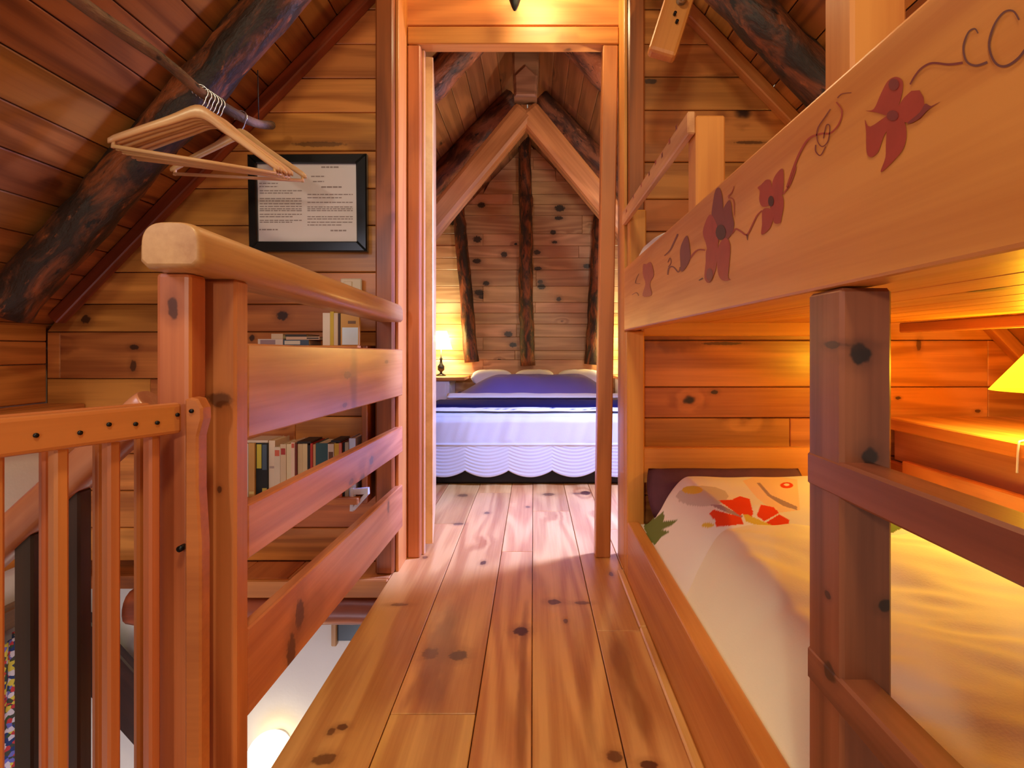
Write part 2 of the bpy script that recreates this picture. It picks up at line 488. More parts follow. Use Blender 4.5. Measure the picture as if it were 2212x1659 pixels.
W_GABLE = wood('gable_pine', (222, 178, 132), (172, 122, 84), 0.3, 0.46, 6, 0.5, 0.14, (34, 20, 18), 0.45, 1.0,
    [(px(x, y, YG_), (a * 0.0046, 0.05, b * 0.0046), 0.92) for x, y, a, b in GK])
W_CASE = wood('casing_pine', (212, 134, 66), (166, 92, 40), 0.14, 0.5, 6, 0.45, 0.06, coat=0.0)
BARK = bark('dark_bark', (46, 26, 17), (142, 72, 36), (160, 84, 44), 0.46)
BARK2 = bark('red_bark', (74, 42, 30), (150, 88, 56), (190, 120, 84), 0.5)
BARK_POLE = bark('pole_bark', (66, 48, 38), (128, 92, 70), (164, 124, 96), 0.55)
PLASTER = plain('white_plaster', (232, 226, 220), 0.85, 0, 0.2, 6, 0.03, 0.3, 60)
M_BLACK = plain('black_lacquer', (22, 22, 20), 0.28, 0, 0.5)
M_PAPER = plain('printed_paper', (234, 220, 222), 0.7, 0, 0.3)
M_INK = plain('grey_ink', (160, 140, 140), 0.8)
M_SWITCH = plain('cream_plastic', (226, 200, 172), 0.4)
M_CHROME = plain('chrome_wire', (190, 186, 196), 0.25, 1.0)
M_IRON = plain('dark_iron', (52, 46, 42), 0.45, 0.6)
M_SCREW = plain('blued_screw', (40, 36, 38), 0.4, 0.8)
M_WHITE = plain('white_fabric', (226, 220, 220), 0.9, 0, 0.1, 8, 0.03, 0.25, 260)
M_QUILT = plain('quilted_white_cotton', (200, 202, 208), 0.9, 0, 0.1, 8, 0.02, 0.2, 320)
M_NAVY = plain('navy_throw', (24, 22, 62), 0.9, 0, 0.1, 20, 0.12, 0.4, 240)
M_VIOLET = plain('violet_cotton', (118, 106, 178), 0.9, 0, 0.1, 10, 0.05, 0.2, 260)
M_SHEET = plain('ivory_sheet', (238, 226, 200), 0.9, 0, 0.1, 8, 0.03, 0.3, 220)
M_PLUM = plain('plum_cotton', (94, 58, 70), 0.9, 0, 0.1, 25, 0.2, 0.2, 260)
M_BASE = plain('black_bed_base', (16, 13, 15), 0.7)
M_WBRACK = plain('white_enamel', (222, 220, 226), 0.35)
def lampshade(name, rgb, strength, through):
    """thin fabric shade: glows and lets part of the bulb's light through"""
    t = NT(name)
    t.b.inputs['Base Color'].default_value = srgb(*rgb)
    t.b.inputs['Emission Color'].default_value = srgb(*rgb)
    t.b.inputs['Emission Strength'].default_value = strength
    t.b.inputs['Roughness'].default_value = 0.8
    tr = t.n('ShaderNodeBsdfTransparent'); tr.inputs[0].default_value = srgb(*through)
    mx = t.n('ShaderNodeMixShader'); mx.inputs[0].default_value = 0.42
    t.L(t.b.outputs[0], mx.inputs[1]); t.L(tr.outputs[0], mx.inputs[2])
    t.L(mx.outputs[0], t.t.nodes['Material Output'].inputs['Surface'])
    return t.m
M_SHADE_W = lampshade('glowing_white_shade', (255, 226, 160), 4.0, (255, 232, 180))
M_SHADE_Y = lampshade('glowing_yellow_shade', (255, 206, 40), 2.6, (255, 226, 120))
M_GLOBE = emit('glowing_globe', (255, 236, 190), 3.2)
M_BULB = emit('glowing_bulb', (255, 220, 150), 14.0)
M_PANE = emit('daylit_pane', (190, 205, 255), 1.0, (200, 210, 230))
M_PAINT = plain('dark_red_paint', (160, 58, 46), 0.45, 0, 0.4, 40, 0.2)
M_PAINT2 = plain('plum_paint', (122, 50, 50), 0.45, 0, 0.4, 40, 0.2)
M_PAINT3 = plain('blackish_paint', (70, 34, 36), 0.45, 0, 0.4, 40, 0.2)
M_VINE = plain('grey_violet_paint', (106, 60, 58), 0.45, 0, 0.4, 30, 0.15)

def printed(name, rough=0.9):
    t = NT(name)
    a = t.n('ShaderNodeVertexColor'); a.layer_name = 'print'
    t.L(a.outputs['Color'], t.b.inputs['Base Color'])
    t.b.inputs['Roughness'].default_value = rough
    t.b.inputs['Specular IOR Level'].default_value = 0.1
    v, r = t.objvec()
    t.bump(t.noise(v, 240, 2.0), 0.2, 0.002)
    return t.m
M_PRINT = printed('printed_cotton')

def floral(name):
    t = NT(name)
    v, r = t.objvec()
    vo = t.n('ShaderNodeTexVoronoi'); t.L(t.vmul(v, (70, 70, 70)), vo.inputs['Vector']); vo.inputs['Scale'].default_value = 1.0
    cr = t.n('ShaderNodeValToRGB'); cr.color_ramp.interpolation = 'CONSTANT'
    el = cr.color_ramp.elements
    cs = [(0.0, (40, 60, 120)), (0.18, (214, 196, 80)), (0.34, (70, 72, 66)), (0.5, (196, 60, 70)), (0.62, (214, 206, 226)), (0.76, (60, 84, 60)), (0.88, (110, 110, 200))]
    el[0].position, el[0].color = cs[0][0], srgb(*cs[0][1])
    el[1].position, el[1].color = cs[1][0], srgb(*cs[1][1])
    for p, c in cs[2:]:
        e = el.new(p); e.color = srgb(*c)
    sep = t.n('ShaderNodeSeparateColor'); t.L(vo.outputs['Color'], sep.inputs[0])
    t.L(sep.outputs[0], cr.inputs[0])
    t.L(cr.outputs[0], t.b.inputs['Base Color'])
    t.b.inputs['Roughness'].default_value = 0.9
    return t.m
M_FLORAL = floral('multicoloured_print')

# ------------------------------------------------------------------ the shell
RX, RZ, RS = -0.046, 2.745, 1.036        # ridge position and roof slope
CO, SI = 0.6945, 0.7195
KL, KR = -1.84, 2.05                     # knee walls
YW = 2.10                                # face of the boarded wall with the door
YG = 5.20                                # face of the gable of the bedroom
def roof(X): return RZ - RS * abs(X - RX)
def roofX(Z, side): return RX + side * (RZ - Z) / RS

# floor: boards along the room, the stair opening on the left
floor = tag(bbox('floor', (-0.49, -0.7, -0.07), (2.14, 5.3, -0.024), W_POST, None, 0), 'pine board floor', None, None, 'structure')
floor_l = tag(bbox('floor', (-1.9, 2.02, -0.07), (-0.49, 5.3, -0.024), W_POST, None, 0), 'floor of the bedroom left of the door', None, None, 'structure')
joints = [-1.72, -1.55, -1.37, -1.2, -1.03, -0.86, -0.68, -0.504, -0.315, -0.126, -0.003, 0.18, 0.325, 0.5, 0.66, 0.84, 1.0, 1.2, 1.4, 1.6, 1.8, 2.04]
cuts = {7: [0.75, 2.55], 8: [1.22, 3.1], 9: [0.3, 2.2], 10: [0.95, 2.75], 11: [1.58, 3.3]}
for i in range(len(joints) - 1):
    a, b = joints[i], joints[i + 1]
    ys = [2.13 if i < 7 else -0.7] + cuts.get(i, [2.2 + 0.9 * random.random()]) + [5.2]
    for y0, y1 in zip(ys, ys[1:]):
        bbox('floor_board', (a + 0.0012, y0 + 0.0008, -0.024), (b - 0.0012, y1 - 0.0008, random.uniform(-0.0006, 0.0004)), W_FLOOR,
             floor_l if i < 7 else floor, 0.0015, 'Y')
# narrow landing along the boarded wall, over the stair opening
landing = thing('stair_landing', 'narrow boarded landing ledge under the bookshelves beside the doorway', 'landing', (-0.95, 2.03, -0.07))
xs = [-1.38, -1.22, -1.04, -0.86, -0.68, -0.504]
for a, b in zip(xs, xs[1:]):
    bbox('floor_board', (a + 0.001, 1.945, -0.022), (b - 0.001, 2.098, 0.0), W_FLOOR if b > -0.7 else W_NEWEL, landing, 0.002, 'Y')
bbox('nosing', (-1.38, 1.925, -0.062), (-0.506, 1.945, -0.001), W_CASE, landing, 0.004, 'X')
log('edge_log', (-1.44, 2.0, -0.125), (-0.50, 2.0, -0.125), 0.062, 0.06, W_POST, landing, 5, 0.006, 0.05, 3)

# boarded wall with the doorway
wall_m = thing('wall_middle', 'horizontal varnished pine boards of the wall with the doorway', None, (0, YW + 0.02, 0), None, 'structure')
Fc = facing_cam(YW + 0.022)
def rowZ(ys, Y): return [EYE + (CY - y) * Y / F for y in ys]
rows_l = rowZ([-280, -205, -130, -55, 20, 95, 169, 243, 326, 407, 487, 588, 657, 717, 818, 900, 980, 1060, 1140, 1212], YW)
rows_r = rowZ([-280, -205, -130, -55, 20, 95, 166, 238, 350, 430, 500, 580, 655, 735, 836, 903, 985, 1070, 1140, 1212], YW)
def wall_row(z1, z0, xa, xb, side, F_, parent, mat, t=0.022, kx=None):
    """board between heights z0 < z1 from xa to xb, cut along the roof slope and at the knee wall on `side`"""
    g = 0.0016
    z0 += g; z1 -= g
    lim = kx if kx is not None else (KL if side < 0 else KR)
    def ex(z): 
        e = roofX(z, side)
        return max(e, lim) if side < 0 else min(e, lim)
    o0, o1 = ex(z0), ex(z1)
    if side < 0:
        lo0, lo1 = max(xa, o0), max(xa, o1)
        if lo0 >= xb - 0.01: return
        lo1 = min(lo1, xb - 0.002)
        pts = [(lo0, z0), (xb, z0), (xb, z1), (lo1, z1)]
    else:
        hi0, hi1 = min(xb, o0), min(xb, o1)
        if hi0 <= xa + 0.01: return
        hi1 = max(hi1, xa + 0.002)
        pts = [(xa, z0), (hi0, z0), (hi1, z1), (xa, z1)]
    zk = roof(lim)
    return prism('wall_board', pts, F_, t + random.uniform(-0.0012, 0.0012), mat, parent, 0.0028)
splits_l = {9: [-0.93], 12: [-1.14], 13: [-1.79], 14: [-1.45], 15: [-0.9], 16: [-0.72], 17: [-1.2], 6: [], 11: [-1.1]}
for i in range(len(rows_l) - 1):
    c = [-1.84] + splits_l.get(i, []) + [-0.50]
    for a, b in zip(c, c[1:]):
        wall_row(rows_l[i], rows_l[i + 1], a + 0.0006, b - 0.0006, -1, Fc, wall_m, W_WALL)
splits_r = {13: [1.72], 14: [1.72], 15: [0.97], 8: [0.9]}
for i in range(len(rows_r) - 1):
    c = [0.33] + splits_r.get(i, []) + [2.05]
    for a, b in zip(c, c[1:]):
        wall_row(rows_r[i], rows_r[i + 1], a + 0.0006, b - 0.0006, 1, Fc, wall_m, W_WALL)
# backing of the wall (stops light leaking through the joints)
prism('backing', [(-1.9, -0.06), (-0.5, -0.06), (-0.5, 2.22), (-1.9, 0.80)], facing_cam(YW + 0.085), 0.06, W_POST, wall_m, 0)
prism('backing', [(0.335, -0.02), (2.1, -0.02), (2.1, 0.50), (0.335, 2.31)], facing_cam(YW + 0.085), 0.06, W_POST, wall_m, 0)
prism('backing', [(-0.5, 2.045), (0.335, 2.045), (0.335, 2.31), (RX, 2.70), (-0.5, 2.23)], facing_cam(YW + 0.085), 0.025, W_POST, wall_m, 0)
# boards above the door
zz = [2.048, 2.20, 2.34, 2.48, 2.60]
for a, b in zip(zz, zz[1:]):
    wl = max(-0.493, roofX(b, -1) + 0.01); wr = min(0.335, roofX(b, 1) - 0.01)
    prism('wall_board', [(wl, a + 0.0015), (wr, a + 0.0015), (wr, b - 0.0015), (wl, b - 0.0015)], facing_cam(2.16), 0.02, W_CASE, wall_m, 0.003)

# door frame and the leaf swung into the bedroom
door = thing('door_1', 'open pine door with jambs, lintel and a leaf swung into the bedroom', None, (-0.08, 2.16, 0), None, 'structure')
bbox('jamb', (-0.483, 2.13, 0), (-0.434, 2.19, 1.969), W_NEWEL, door, 0.004, 'Z')
beam('jamb', (0.267, 2.16, 0), (0.297, 2.16, 1.969), 0.058, 0.06, W_NEWEL, door, (0, 1, 0), 0.004)
bbox('lintel', (-0.483, 2.128, 1.971), (0.328, 2.19, 2.039), W_CASE, door, 0.004, 'X')
leafM = Matrix.Translation((-0.436, 2.195, 0)) @ Matrix.Rotation(math.radians(99), 4, 'Z')
put('leaf', box_mesh(0.68, 0.04, 1.93, 0.003), leafM @ Matrix.Translation((0.34, -0.02, 0.995)) , W_PALE, door)
bbox('stop_bead', (-0.434, 2.165, 0.0), (-0.424, 2.185, 1.968), W_PALE, door, 0.002, 'Z')  # leaf and bead in paler wood: daylight on their edges put into the colour

# timber posts either side of the door
for nm, lo, hi, lab in (('timber_post', (-0.561, 1.97, 0.001), (-0.497, 2.099, 2.185), 'dark square timber post left of the doorway, end of the balustrade'),
                        ('timber_post', (0.342, 2.0, 0.001), (0.402, 2.099, 2.26), 'dark square timber post right of the doorway behind the bunk')):
    o = bbox(nm, lo, hi, W_POST, None, 0.006, 'Z')
    tag(o, lab, 'post')
# added cheeks on the posts' inner sides, their lamplight painted as paler wood
bbox('lit_cheek_1', (-0.4965, 2.0, 0.0), (-0.4845, 2.16, 2.21), W_BUNK, None, 0.002, 'Z')['kind'] = 'structure'
bbox('lit_cheek_2', (0.3285, 2.01, 0.0), (0.3405, 2.16, 2.3), W_BUNK, None, 0.002, 'Z')['kind'] = 'structure'

# roof boards: rows parallel to the ridge
ceil = thing('ceiling', 'sloping ceiling of varnished pine boards', None, (RX, 2, RZ), None, 'structure')
RW = 0.1225
for side in (-1, 1):
    d = V((side * CO, 0, -SI)); nrm = V((side * SI, 0, CO))       # down the slope; outwards
    reach = (abs((KL if side < 0 else KR) - RX)) / CO
    k = 0
    while k * RW < reach + 0.06:
        s = (k + 0.5) * RW
        mid = V((RX, 0, RZ)) + d * s + nrm * 0.011
        for span, mat in (((-0.9, 2.16), W_CEIL), ((2.16, 5.3), W_CEIL2)):
            cs = [span[0], span[0] + random.uniform(0.7, 2.3) if random.random() < 0.75 else (span[0] + span[1]) / 2, span[1]]
            for y0, y1 in zip(cs, cs[1:]):
                beam('ceiling_board', mid + V((0, y0 + 0.0008, 0)), mid + V((0, y1 - 0.0008, 0)), RW - 0.003, 0.022 + random.uniform(-0.001, 0.001), mat, ceil, nrm, 0.0028)
        k += 1
    # roof deck above the boards
    e = V((RX, 0, RZ)) + d * (reach + 0.1) * 0.5 + nrm * 0.06
    beam('roof_deck', e + V((0, -0.9, 0)), e + V((0, 5.3, 0)), reach + 0.15, 0.06, W_POST, ceil, nrm, 0)

# knee walls
wl = thing('wall_left', 'low knee wall under the left roof slope, boarded above and plastered below', None, (KL, 1, 0), None, 'structure')
zz = [0.60, 0.745, 0.83, 0.90]
for a, b in zip(zz, zz[1:]):
    bbox('wall_board', (KL - 0.02, -0.9, a + 0.0015), (KL, 2.1, b - 0.0015), W_WALL, wl, 0.003, 'Y')
bbox('plaster', (KL - 0.10, -0.9, -2.3), (KL - 0.021, 2.2, 0.80), PLASTER, wl, 0)
bbox('plaster_face', (KL - 0.02, -0.9, 0.08), (KL - 0.004, 2.095, 0.558), PLASTER, wl, 0.002)
bbox('wooden_band', (KL - 0.02, -0.9, 0.03), (KL + 0.01, 2.095, 0.079), W_CASE, wl, 0.004, 'Y')
bbox('wooden_band', (KL - 0.02, -0.9, -0.17), (KL + 0.03, 2.095, -0.10), W_OLD, wl, 0.004, 'Y')
bbox('sill', (KL, -0.9, 0.56), (-1.69, 2.097, 0.598), W_WALL, wl, 0.005, 'Y')
wr_ = thing('wall_right', 'low boarded knee wall under the right roof slope behind the lower bunk', None, (KR, 1, 0), None, 'structure')
zz = [0.0, 0.14, 0.28, 0.42, 0.565]
for a, b in zip(zz, zz[1:]):
    bbox('wall_board', (KR, -0.9, a + 0.0015), (KR + 0.02, 2.1, b - 0.0015), W_WALL, wr_, 0.003, 'Y')
bbox('backing', (KR + 0.021, -0.9, -0.02), (KR + 0.08, 5.3, 0.555), W_POST, wr_, 0)
o = bbox('wall_left', (KL - 0.08, 2.2, -0.02), (KL, 5.3, 0.84), W_GABLE, None, 0.0, 'Y'); tag(o, 'knee wall of the bedroom', None, None, 'structure')
o = bbox('wall_right', (KR, 2.2, 0.0), (KR + 0.02, 5.3, 0.565), W_GABLE, None, 0.0, 'Y'); tag(o, 'knee wall of the bedroom', None, None, 'structure')
# battens in the corner of roof and wall
for nm, side, X0, X1 in (('trim_3', -1, -1.80, -0.60), ('trim_4', 1, 0.44, 2.0)):
    d = V((side * CO, 0, -SI)); nrm = V((side * SI, 0, CO))
    a = V((X0 if side < 0 else X1, YW - 0.024, roof(X0 if side < 0 else X1))) - nrm * 0.024
    b = V((X1 if side < 0 else X0, YW - 0.024, roof(X1 if side < 0 else X0))) - nrm * 0.024
    o = beam(nm, a, b, 0.046, 0.044, W_POST if side < 0 else W_NEWEL, None, nrm, 0.004)
    o['kind'] = 'structure'

# plaster walls of the floor below
o = bbox('wall_lower', (-1.9, 2.2, -2.3), (-0.42, 2.26, -0.08), PLASTER, None, 0); tag(o, 'white plaster wall of the floor below, seen through the stair opening', None, None, 'structure')
o = bbox('wall_lower', (-0.44, -0.9, -2.3), (-0.38, 2.2, -0.08), PLASTER, None, 0); tag(o, 'plaster wall under the edge of the gangway', None, None, 'structure')
o = bbox('floor', (-1.9, -0.9, -2.36), (-0.38, 2.26, -2.3), W_FLOOR, None, 0); tag(o, 'floor of the storey below', None, None, 'structure')

# gable of the bedroom
wg = thing('wall_back', 'pine boarded gable wall at the head of the double bed', None, (0, YG, 0), None, 'structure')
ys = [1000, 970, 944, 918, 892, 866, 840, 810, 777, 757, 728, 700, 676, 653, 618, 583, 557, 531, 505, 465, 442, 419, 392, 366, 340, 322, 306]
zs = [EYE + (CY - y) * YG / F for y in ys]
Fg = facing_cam(YG + 0.022)
for i in range(len(zs) - 1):
    a, b = zs[i] + 0.001, zs[i + 1] - 0.001
    cuts_ = [-1.84, random.choice([-0.47, 0.0]), 2.05] if i % 2 else [-1.84, random.uniform(-0.4, 0.5), 2.05]
    for x0, x1 in zip(cuts_, cuts_[1:]):
        lo0, lo1 = max(x0, roofX(a, -1)), max(x0, roofX(b, -1))
        hi0, hi1 = min(x1, roofX(a, 1)), min(x1, roofX(b, 1))
        if hi0 - lo0 < 0.02: continue
        if hi1 - lo1 < 0.004: lo1 = hi1 = (lo1 + hi1) / 2; lo1 -= 0.002; hi1 += 0.002
        if hi1 <= lo1: continue
        prism('wall_board', [(lo0 + 0.0006, a), (hi0 - 0.0006, a), (hi1 - 0.0006, b), (lo1 + 0.0006, b)], Fg, 0.022 + random.uniform(-0.002, 0.002), W_GABLE, wg, 0.003)
prism('backing', [(-1.9, -0.02), (2.1, -0.02), (2.1, 0.54), (RX, 2.77), (-1.9, 0.82)], facing_cam(YG + 0.09), 0.06, W_POST, wg, 0)

# skylights the daylight comes through
for nm, side, X, Y in (('window_1', 1, 1.30, 2.80), ('window_2', -1, -1.24, -0.05)):
    nrm = V((side * SI, 0, CO)); d = V((side * CO, 0, -SI))
    c = V((X, Y, roof(X))) - nrm * 0.012
    wn = thing(nm, 'roof window in the slope', None, c, None, 'structure')
    for s in (-1, 1):
        beam('window_frame', c + d * 0.30 * s - V((0, 0.30, 0)), c + d * 0.30 * s + V((0, 0.30, 0)), 0.05, 0.024, W_CASE, wn, nrm)
        beam('window_frame', c + V((0, 0.30 * s, 0)) - d * 0.27, c + V((0, 0.30 * s, 0)) + d * 0.27, 0.05, 0.024, W_CASE, wn, nrm)
    beam('pane', c - V((0, 0.27, 0)), c + V((0, 0.27, 0)), 0.54, 0.008, M_PANE, wn, nrm, 0)

# ------------------------------------------------------------------ roof timbers
def rafter(Y, side, r, lab, sd, mat, off=0.055, offlow=0.02, X0=0.14, X1=1.70, dY=0.0, bend=0.02):
    nrm = V((side * SI, 0, CO))
    a = V((RX + side * X0, Y - dY, roof(RX + side * X0))) - nrm * off
    b = V((RX + side * X1, Y + dY, roof(RX + side * X1))) - nrm * (off + offlow)
    o = log('log_rafter', a, b, r * 0.95, r * 1.08, mat, None, sd, bend, 0.16, 6)
    return tag(o, lab, 'rafter', None)
rafter(1.735, -1, 0.066, 'dark barked log rafter crossing the left ceiling behind the coat hangers', 1, BARK, 0.036, 0.040, dY=0.05, bend=0.012)
rafter(1.80, 1, 0.066, 'dark barked log rafter under the right ceiling above the bunk bed', 2, BARK, 0.040, 0.03, bend=0.012)
rafter(0.66, -1, 0.075, 'barked log rafter on the left slope nearest the camera', 3, BARK)
rafter(2.85, -1, 0.075, 'red barked log rafter on the left of the bedroom, nearest the door', 4, BARK2, 0.06)
rafter(2.85, 1, 0.075, 'red barked log rafter on the right of the bedroom, nearest the door', 6, BARK2, 0.06)
rafter(3.90, -1, 0.085, 'red barked log rafter on the left of the bedroom, behind the hewn strut', 7, BARK2, 0.06)
rafter(3.90, 1, 0.085, 'red barked log rafter on the right of the bedroom, behind the hewn strut', 8, BARK2, 0.06)
# hanging king post and the two hewn struts
kp = thing('king_post', 'hewn grey king post hanging under the bedroom ridge', 'king post', (RX, 3.4, 2.3))
pts = [(-0.124, 2.705), (-0.124, 2.5), (-0.117, 2.33), (0.022, 2.33), (0.032, 2.5), (0.032, 2.705)]
prism('shaft', pts, facing_cam(3.47), 0.14, W_OLD, kp, 0.012)
prism('carved_toe', [(-0.112, 2.312), (0.018, 2.312), (0.024, 2.44), (-0.047, 2.505), (-0.115, 2.44)], facing_cam(3.33), 0.016, W_OLD, kp, 0.012)
for side, lab in ((-1, 'pale hewn strut running from the king post down to the left'), (1, 'pale hewn strut running from the king post down to the right')):
    a = V((RX + side * 0.002, 3.47, 2.285)) ; b = V((RX + side * 1.18, 3.47, 0.86))
    M, L = frame(a, b, (0, -1, 0))
    me = box_mesh(L, 0.15, 0.13, 0.03, 2)
    for v in me.vertices:
        v.co += V((0, 0.012 * noise.noise(v.co * 4), 0.01 * noise.noise(v.co * 3 + V((5, 5, 5)))))
    tag(put('hewn_strut', me, M, W_HEWN), lab, 'strut')
# log studs on the gable
for x0, x1, y0, y1, r, lab, sd in ((990, 1019, 440, 782, 0.062, 'barked log stud on the gable left of the middle, beside the white table lamp', 11),
                                   (1134, 1139, 285, 790, 0.066, 'thick dark log stud up the middle of the gable', 12),
                                   (1299, 1277, 440, 787, 0.066, 'barked log stud on the gable at the right edge of the doorway', 13)):
    a = px(x0, y0, 5.12); b = px(x1, y1, 5.12)
    o = log('log_stud', a, b, r * 0.85, r * 1.05, BARK, None, sd, 0.018, 0.12, 5, (0, -1, 0))
    tag(o, lab, 'stud')
# strut hanging from the right slope beside the door
pg = thing('hanging_strut', 'short pale wooden strut with a chamfered end hanging right of the doorway', 'strut', (0.42, 1.75, 1.75))
beam('board', (0.395, 1.72, 1.705), (0.53, 1.74, 2.13), 0.088, 0.05, W_BUNK, pg, (0, -1, 0.1), 0.012, 2)
tube('bolt', [(0.452, 1.70, 1.868), (0.452, 1.665, 1.868)], 0.016, M_CHROME, pg, 10)
for q in ((0.432, 1.825), (0.438, 1.80)):
    tube('screw', [(q[0], 1.70, q[1]), (q[0], 1.688, q[1])], 0.005, M_SCREW, pg, 8)

# ------------------------------------------------------------------ balustrade
bal = thing('balustrade', 'pine balustrade of three wide boards and a rounded handrail beside the stair opening', 'balustrade', (-0.5, 0.9, 0))
def hand_section(w_, h_, n=18):
    pts = [(-w_ / 2 + 0.008, 0), (w_ / 2 - 0.008, 0), (w_ / 2, 0.008)]
    for k in range(n + 1):
        a = math.pi * k / n
        pts.append((w_ / 2 * abs(math.cos(a)) ** 0.62 * (1 if math.cos(a) >= 0 else -1), h_ * 0.40 + h_ * 0.60 * math.sin(a) ** 0.72))
    pts.append((-w_ / 2, 0.008))
    return pts
sec = hand_section(0.088, 0.066)
# handrail lofted along Y, its end softened
def loft(name, sec, p0, p1, mat, parent, caps=True, r=0.012):
    M, L = frame(p0, p1)
    ks = [(-L / 2, 0.86), (-L / 2 + r * 0.25, 0.94), (-L / 2 + r, 1.0), (L / 2 - r, 1.0), (L / 2 - r * 0.25, 0.94), (L / 2, 0.86)]
    c = V((sum(p[0] for p in sec) / len(sec), sum(p[1] for p in sec) / len(sec)))
    vs, fs = [], []
    n = len(sec)
    for x, s in ks:
        for p in sec:
            vs.append((x, c.x + (p[0] - c.x) * s, c.y + (p[1] - c.y) * s))
    for i in range(len(ks) - 1):
        for k in range(n):
            j = (k + 1) % n
            fs.append((i * n + k, i * n + j, (i + 1) * n + j, (i + 1) * n + k))
    fs.append(tuple(range(n - 1, -1, -1))); fs.append(tuple((len(ks) - 1) * n + k for k in range(n)))
    o = put(name, mesh(name, vs, fs), M, mat, parent)
    for p in o.data.polygons: p.use_smooth = len(p.vertices) == 4
    return o
loft('handrail', sec, (-0.508, 0.775, 0.914), (-0.503, 1.968, 0.896), W_STRUT, bal)
bbox('newel_post', (-0.558, 0.82, -0.30), (-0.508, 0.866, 0.914), W_NEWEL, bal, 0.007, 'Z', 2)
bbox('newel_post', (-0.537, 0.885, -0.30), (-0.474, 0.925, 0.912), W_NEWEL, bal, 0.004, 'Z')
for z0, z1, q0, q1 in ((0.652, 0.810, 0.634, 0.800), (0.450, 0.541, 0.428, 0.521), (0.188, 0.335, 0.156, 0.309)):
    pts = [(0.9255, z0), (2.02, q0), (2.02, q1), (0.9255, z1)]
    prism('rail_board', pts, facing_right(-0.4965), 0.0215, W_RAIL, bal, 0.003)

# child gate hung on the newel
R0 = V((-0.501, 0.80, 0.0)); dg = V((-0.408, -0.913, 0)).normalized(); ng = V((0.913, -0.408, 0)).normalized()
gate = thing('stair_gate', 'orange wooden safety gate of slats hung on the newel beside the stairs', 'gate', R0 + dg * 0.2)
GL = 0.42
beam('top_rail', R0 + ng * -0.008 + V((0, 0, 0.702)) + dg * 0.004, R0 + ng * -0.008 + dg * GL + V((0, 0, 0.702)), 0.016, 0.044, W_GATE, gate, (0, 0, 1), 0.005, 2)
beam('bottom_rail', R0 + ng * -0.008 + V((0, 0, 0.06)) + dg * 0.004, R0 + ng * -0.008 + dg * GL + V((0, 0, 0.06)), 0.016, 0.044, W_GATE, gate, (0, 0, 1), 0.005, 2)
beam('back_rail', R0 + ng * -0.066 + V((0, 0, 0.702)) + dg * 0.01, R0 + ng * -0.066 + dg * GL + V((0, 0, 0.702)), 0.014, 0.040, W_GATE, gate, (0, 0, 1), 0.005, 2)
for t_ in (0.031, 0.083, 0.1415, 0.2035, 0.262, 0.318, 0.376):
    for off, wd, th in ((-0.026, 0.0155, 0.018), (-0.051, 0.0145, 0.012)):
        c = R0 + dg * t_ + ng * off
        beam('slat', c + V((0, 0, 0.03)), c + V((0, 0, 0.700)), wd, th, W_GATE, gate, ng, 0.003)
for t_ in (0.012, 0.040, 0.068, 0.100, 0.132, 0.176, 0.215, 0.26, 0.30):
    c = R0 + dg * t_ + V((0, 0, 0.702 + 0.006 * math.sin(t_ * 90)))
    tube('screw', [c - ng * 0.003, c + ng * 0.0022], 0.0028, M_SCREW, gate, 8)
cl = [(-0.500, -0.28), (-0.477, -0.28), (-0.4765, 0.52), (-0.481, 0.60), (-0.481, 0.675), (-0.4745, 0.700), (-0.475, 0.716), (-0.482, 0.729), (-0.492, 0.731), (-0.500, 0.728)]
prism('hinge_stile', cl, facing_cam(0.818), 0.022, W_GATE, gate, 0.003)
tube('screw', [(-0.489, 0.797, 0.712), (-0.489, 0.793, 0.712)], 0.003, M_SCREW, gate, 8)
tube('latch_pin', [(-0.514, 0.818, 0.510), (-0.514, 0.806, 0.510)], 0.0045, M_SCREW, gate, 10)

# stairs going down to the left behind the gate
st = thing('staircase', 'wooden stairs descending left behind the gate with a rounded handrail and dark balusters', 'staircase', (-0.9, 0.5, -0.5))
loft('handrail', hand_section(0.05, 0.052), (-1.36, 0.845, -0.035), (-0.560, 0.845, 0.70), W_RAIL, st)
for X in (-0.695, -0.765, -0.86, -0.95, -1.04):
    top = 0.70 + (X + 0.56) * 0.919 + 0.012
    bbox('baluster', (X - 0.0145, 0.832, top - 1.05), (X + 0.0145, 0.858, top), W_DARK, st, 0.003, 'Z')
for k in range(7):
    X = -0.52 - 0.19 * k; Z = -0.20 - 0.19 * k
    bbox('tread', (X - 0.21, 0.02, Z - 0.03), (X, 0.83, Z), W_NEWEL, st, 0.004, 'Y')
beam('string', (-0.52, 0.845, -0.30), (-1.80, 0.845, -1.52), 0.03, 0.2, W_NEWEL, st, (0, 0, 1), 0.004)

# ------------------------------------------------------------------ clothes pole and coat hangers
pole_pts = [(-0.90, 0.62, 1.50), (-0.888, 0.85, 1.49), (-0.892, 1.0876, 1.484), (-0.888, 1.332, 1.494), (-0.889, 1.5, 1.4885), (-0.890, 1.69, 1.508), (-0.890, 1.80, 1.531), (-0.888, 1.884, 1.561)]
def smooth_path(pts, k=5):
    out = []
    P = [V(p) for p in pts]
    for i in range(len(P) - 1):
        a, b, c, d = P[max(i - 1, 0)], P[i], P[i + 1], P[min(i + 2, len(P) - 1)]
        for j in range(k):
            t = j / k
            out.append(0.5 * ((2 * b) + (c - a) * t + (2 * a - 5 * b + 4 * c - d) * t * t + (3 * b - a - 3 * c + d) * t ** 3))
    out.append(P[-1])
    return out
PP = smooth_path(pole_pts, 8)
cp = thing('clothes_pole', 'long barked branch hung under the left ceiling as a clothes rail', 'clothes rail', (-0.89, 1.3, 1.49))
rr = [0.0140 + 0.0020 * noise.noise(p * 9) for p in PP]
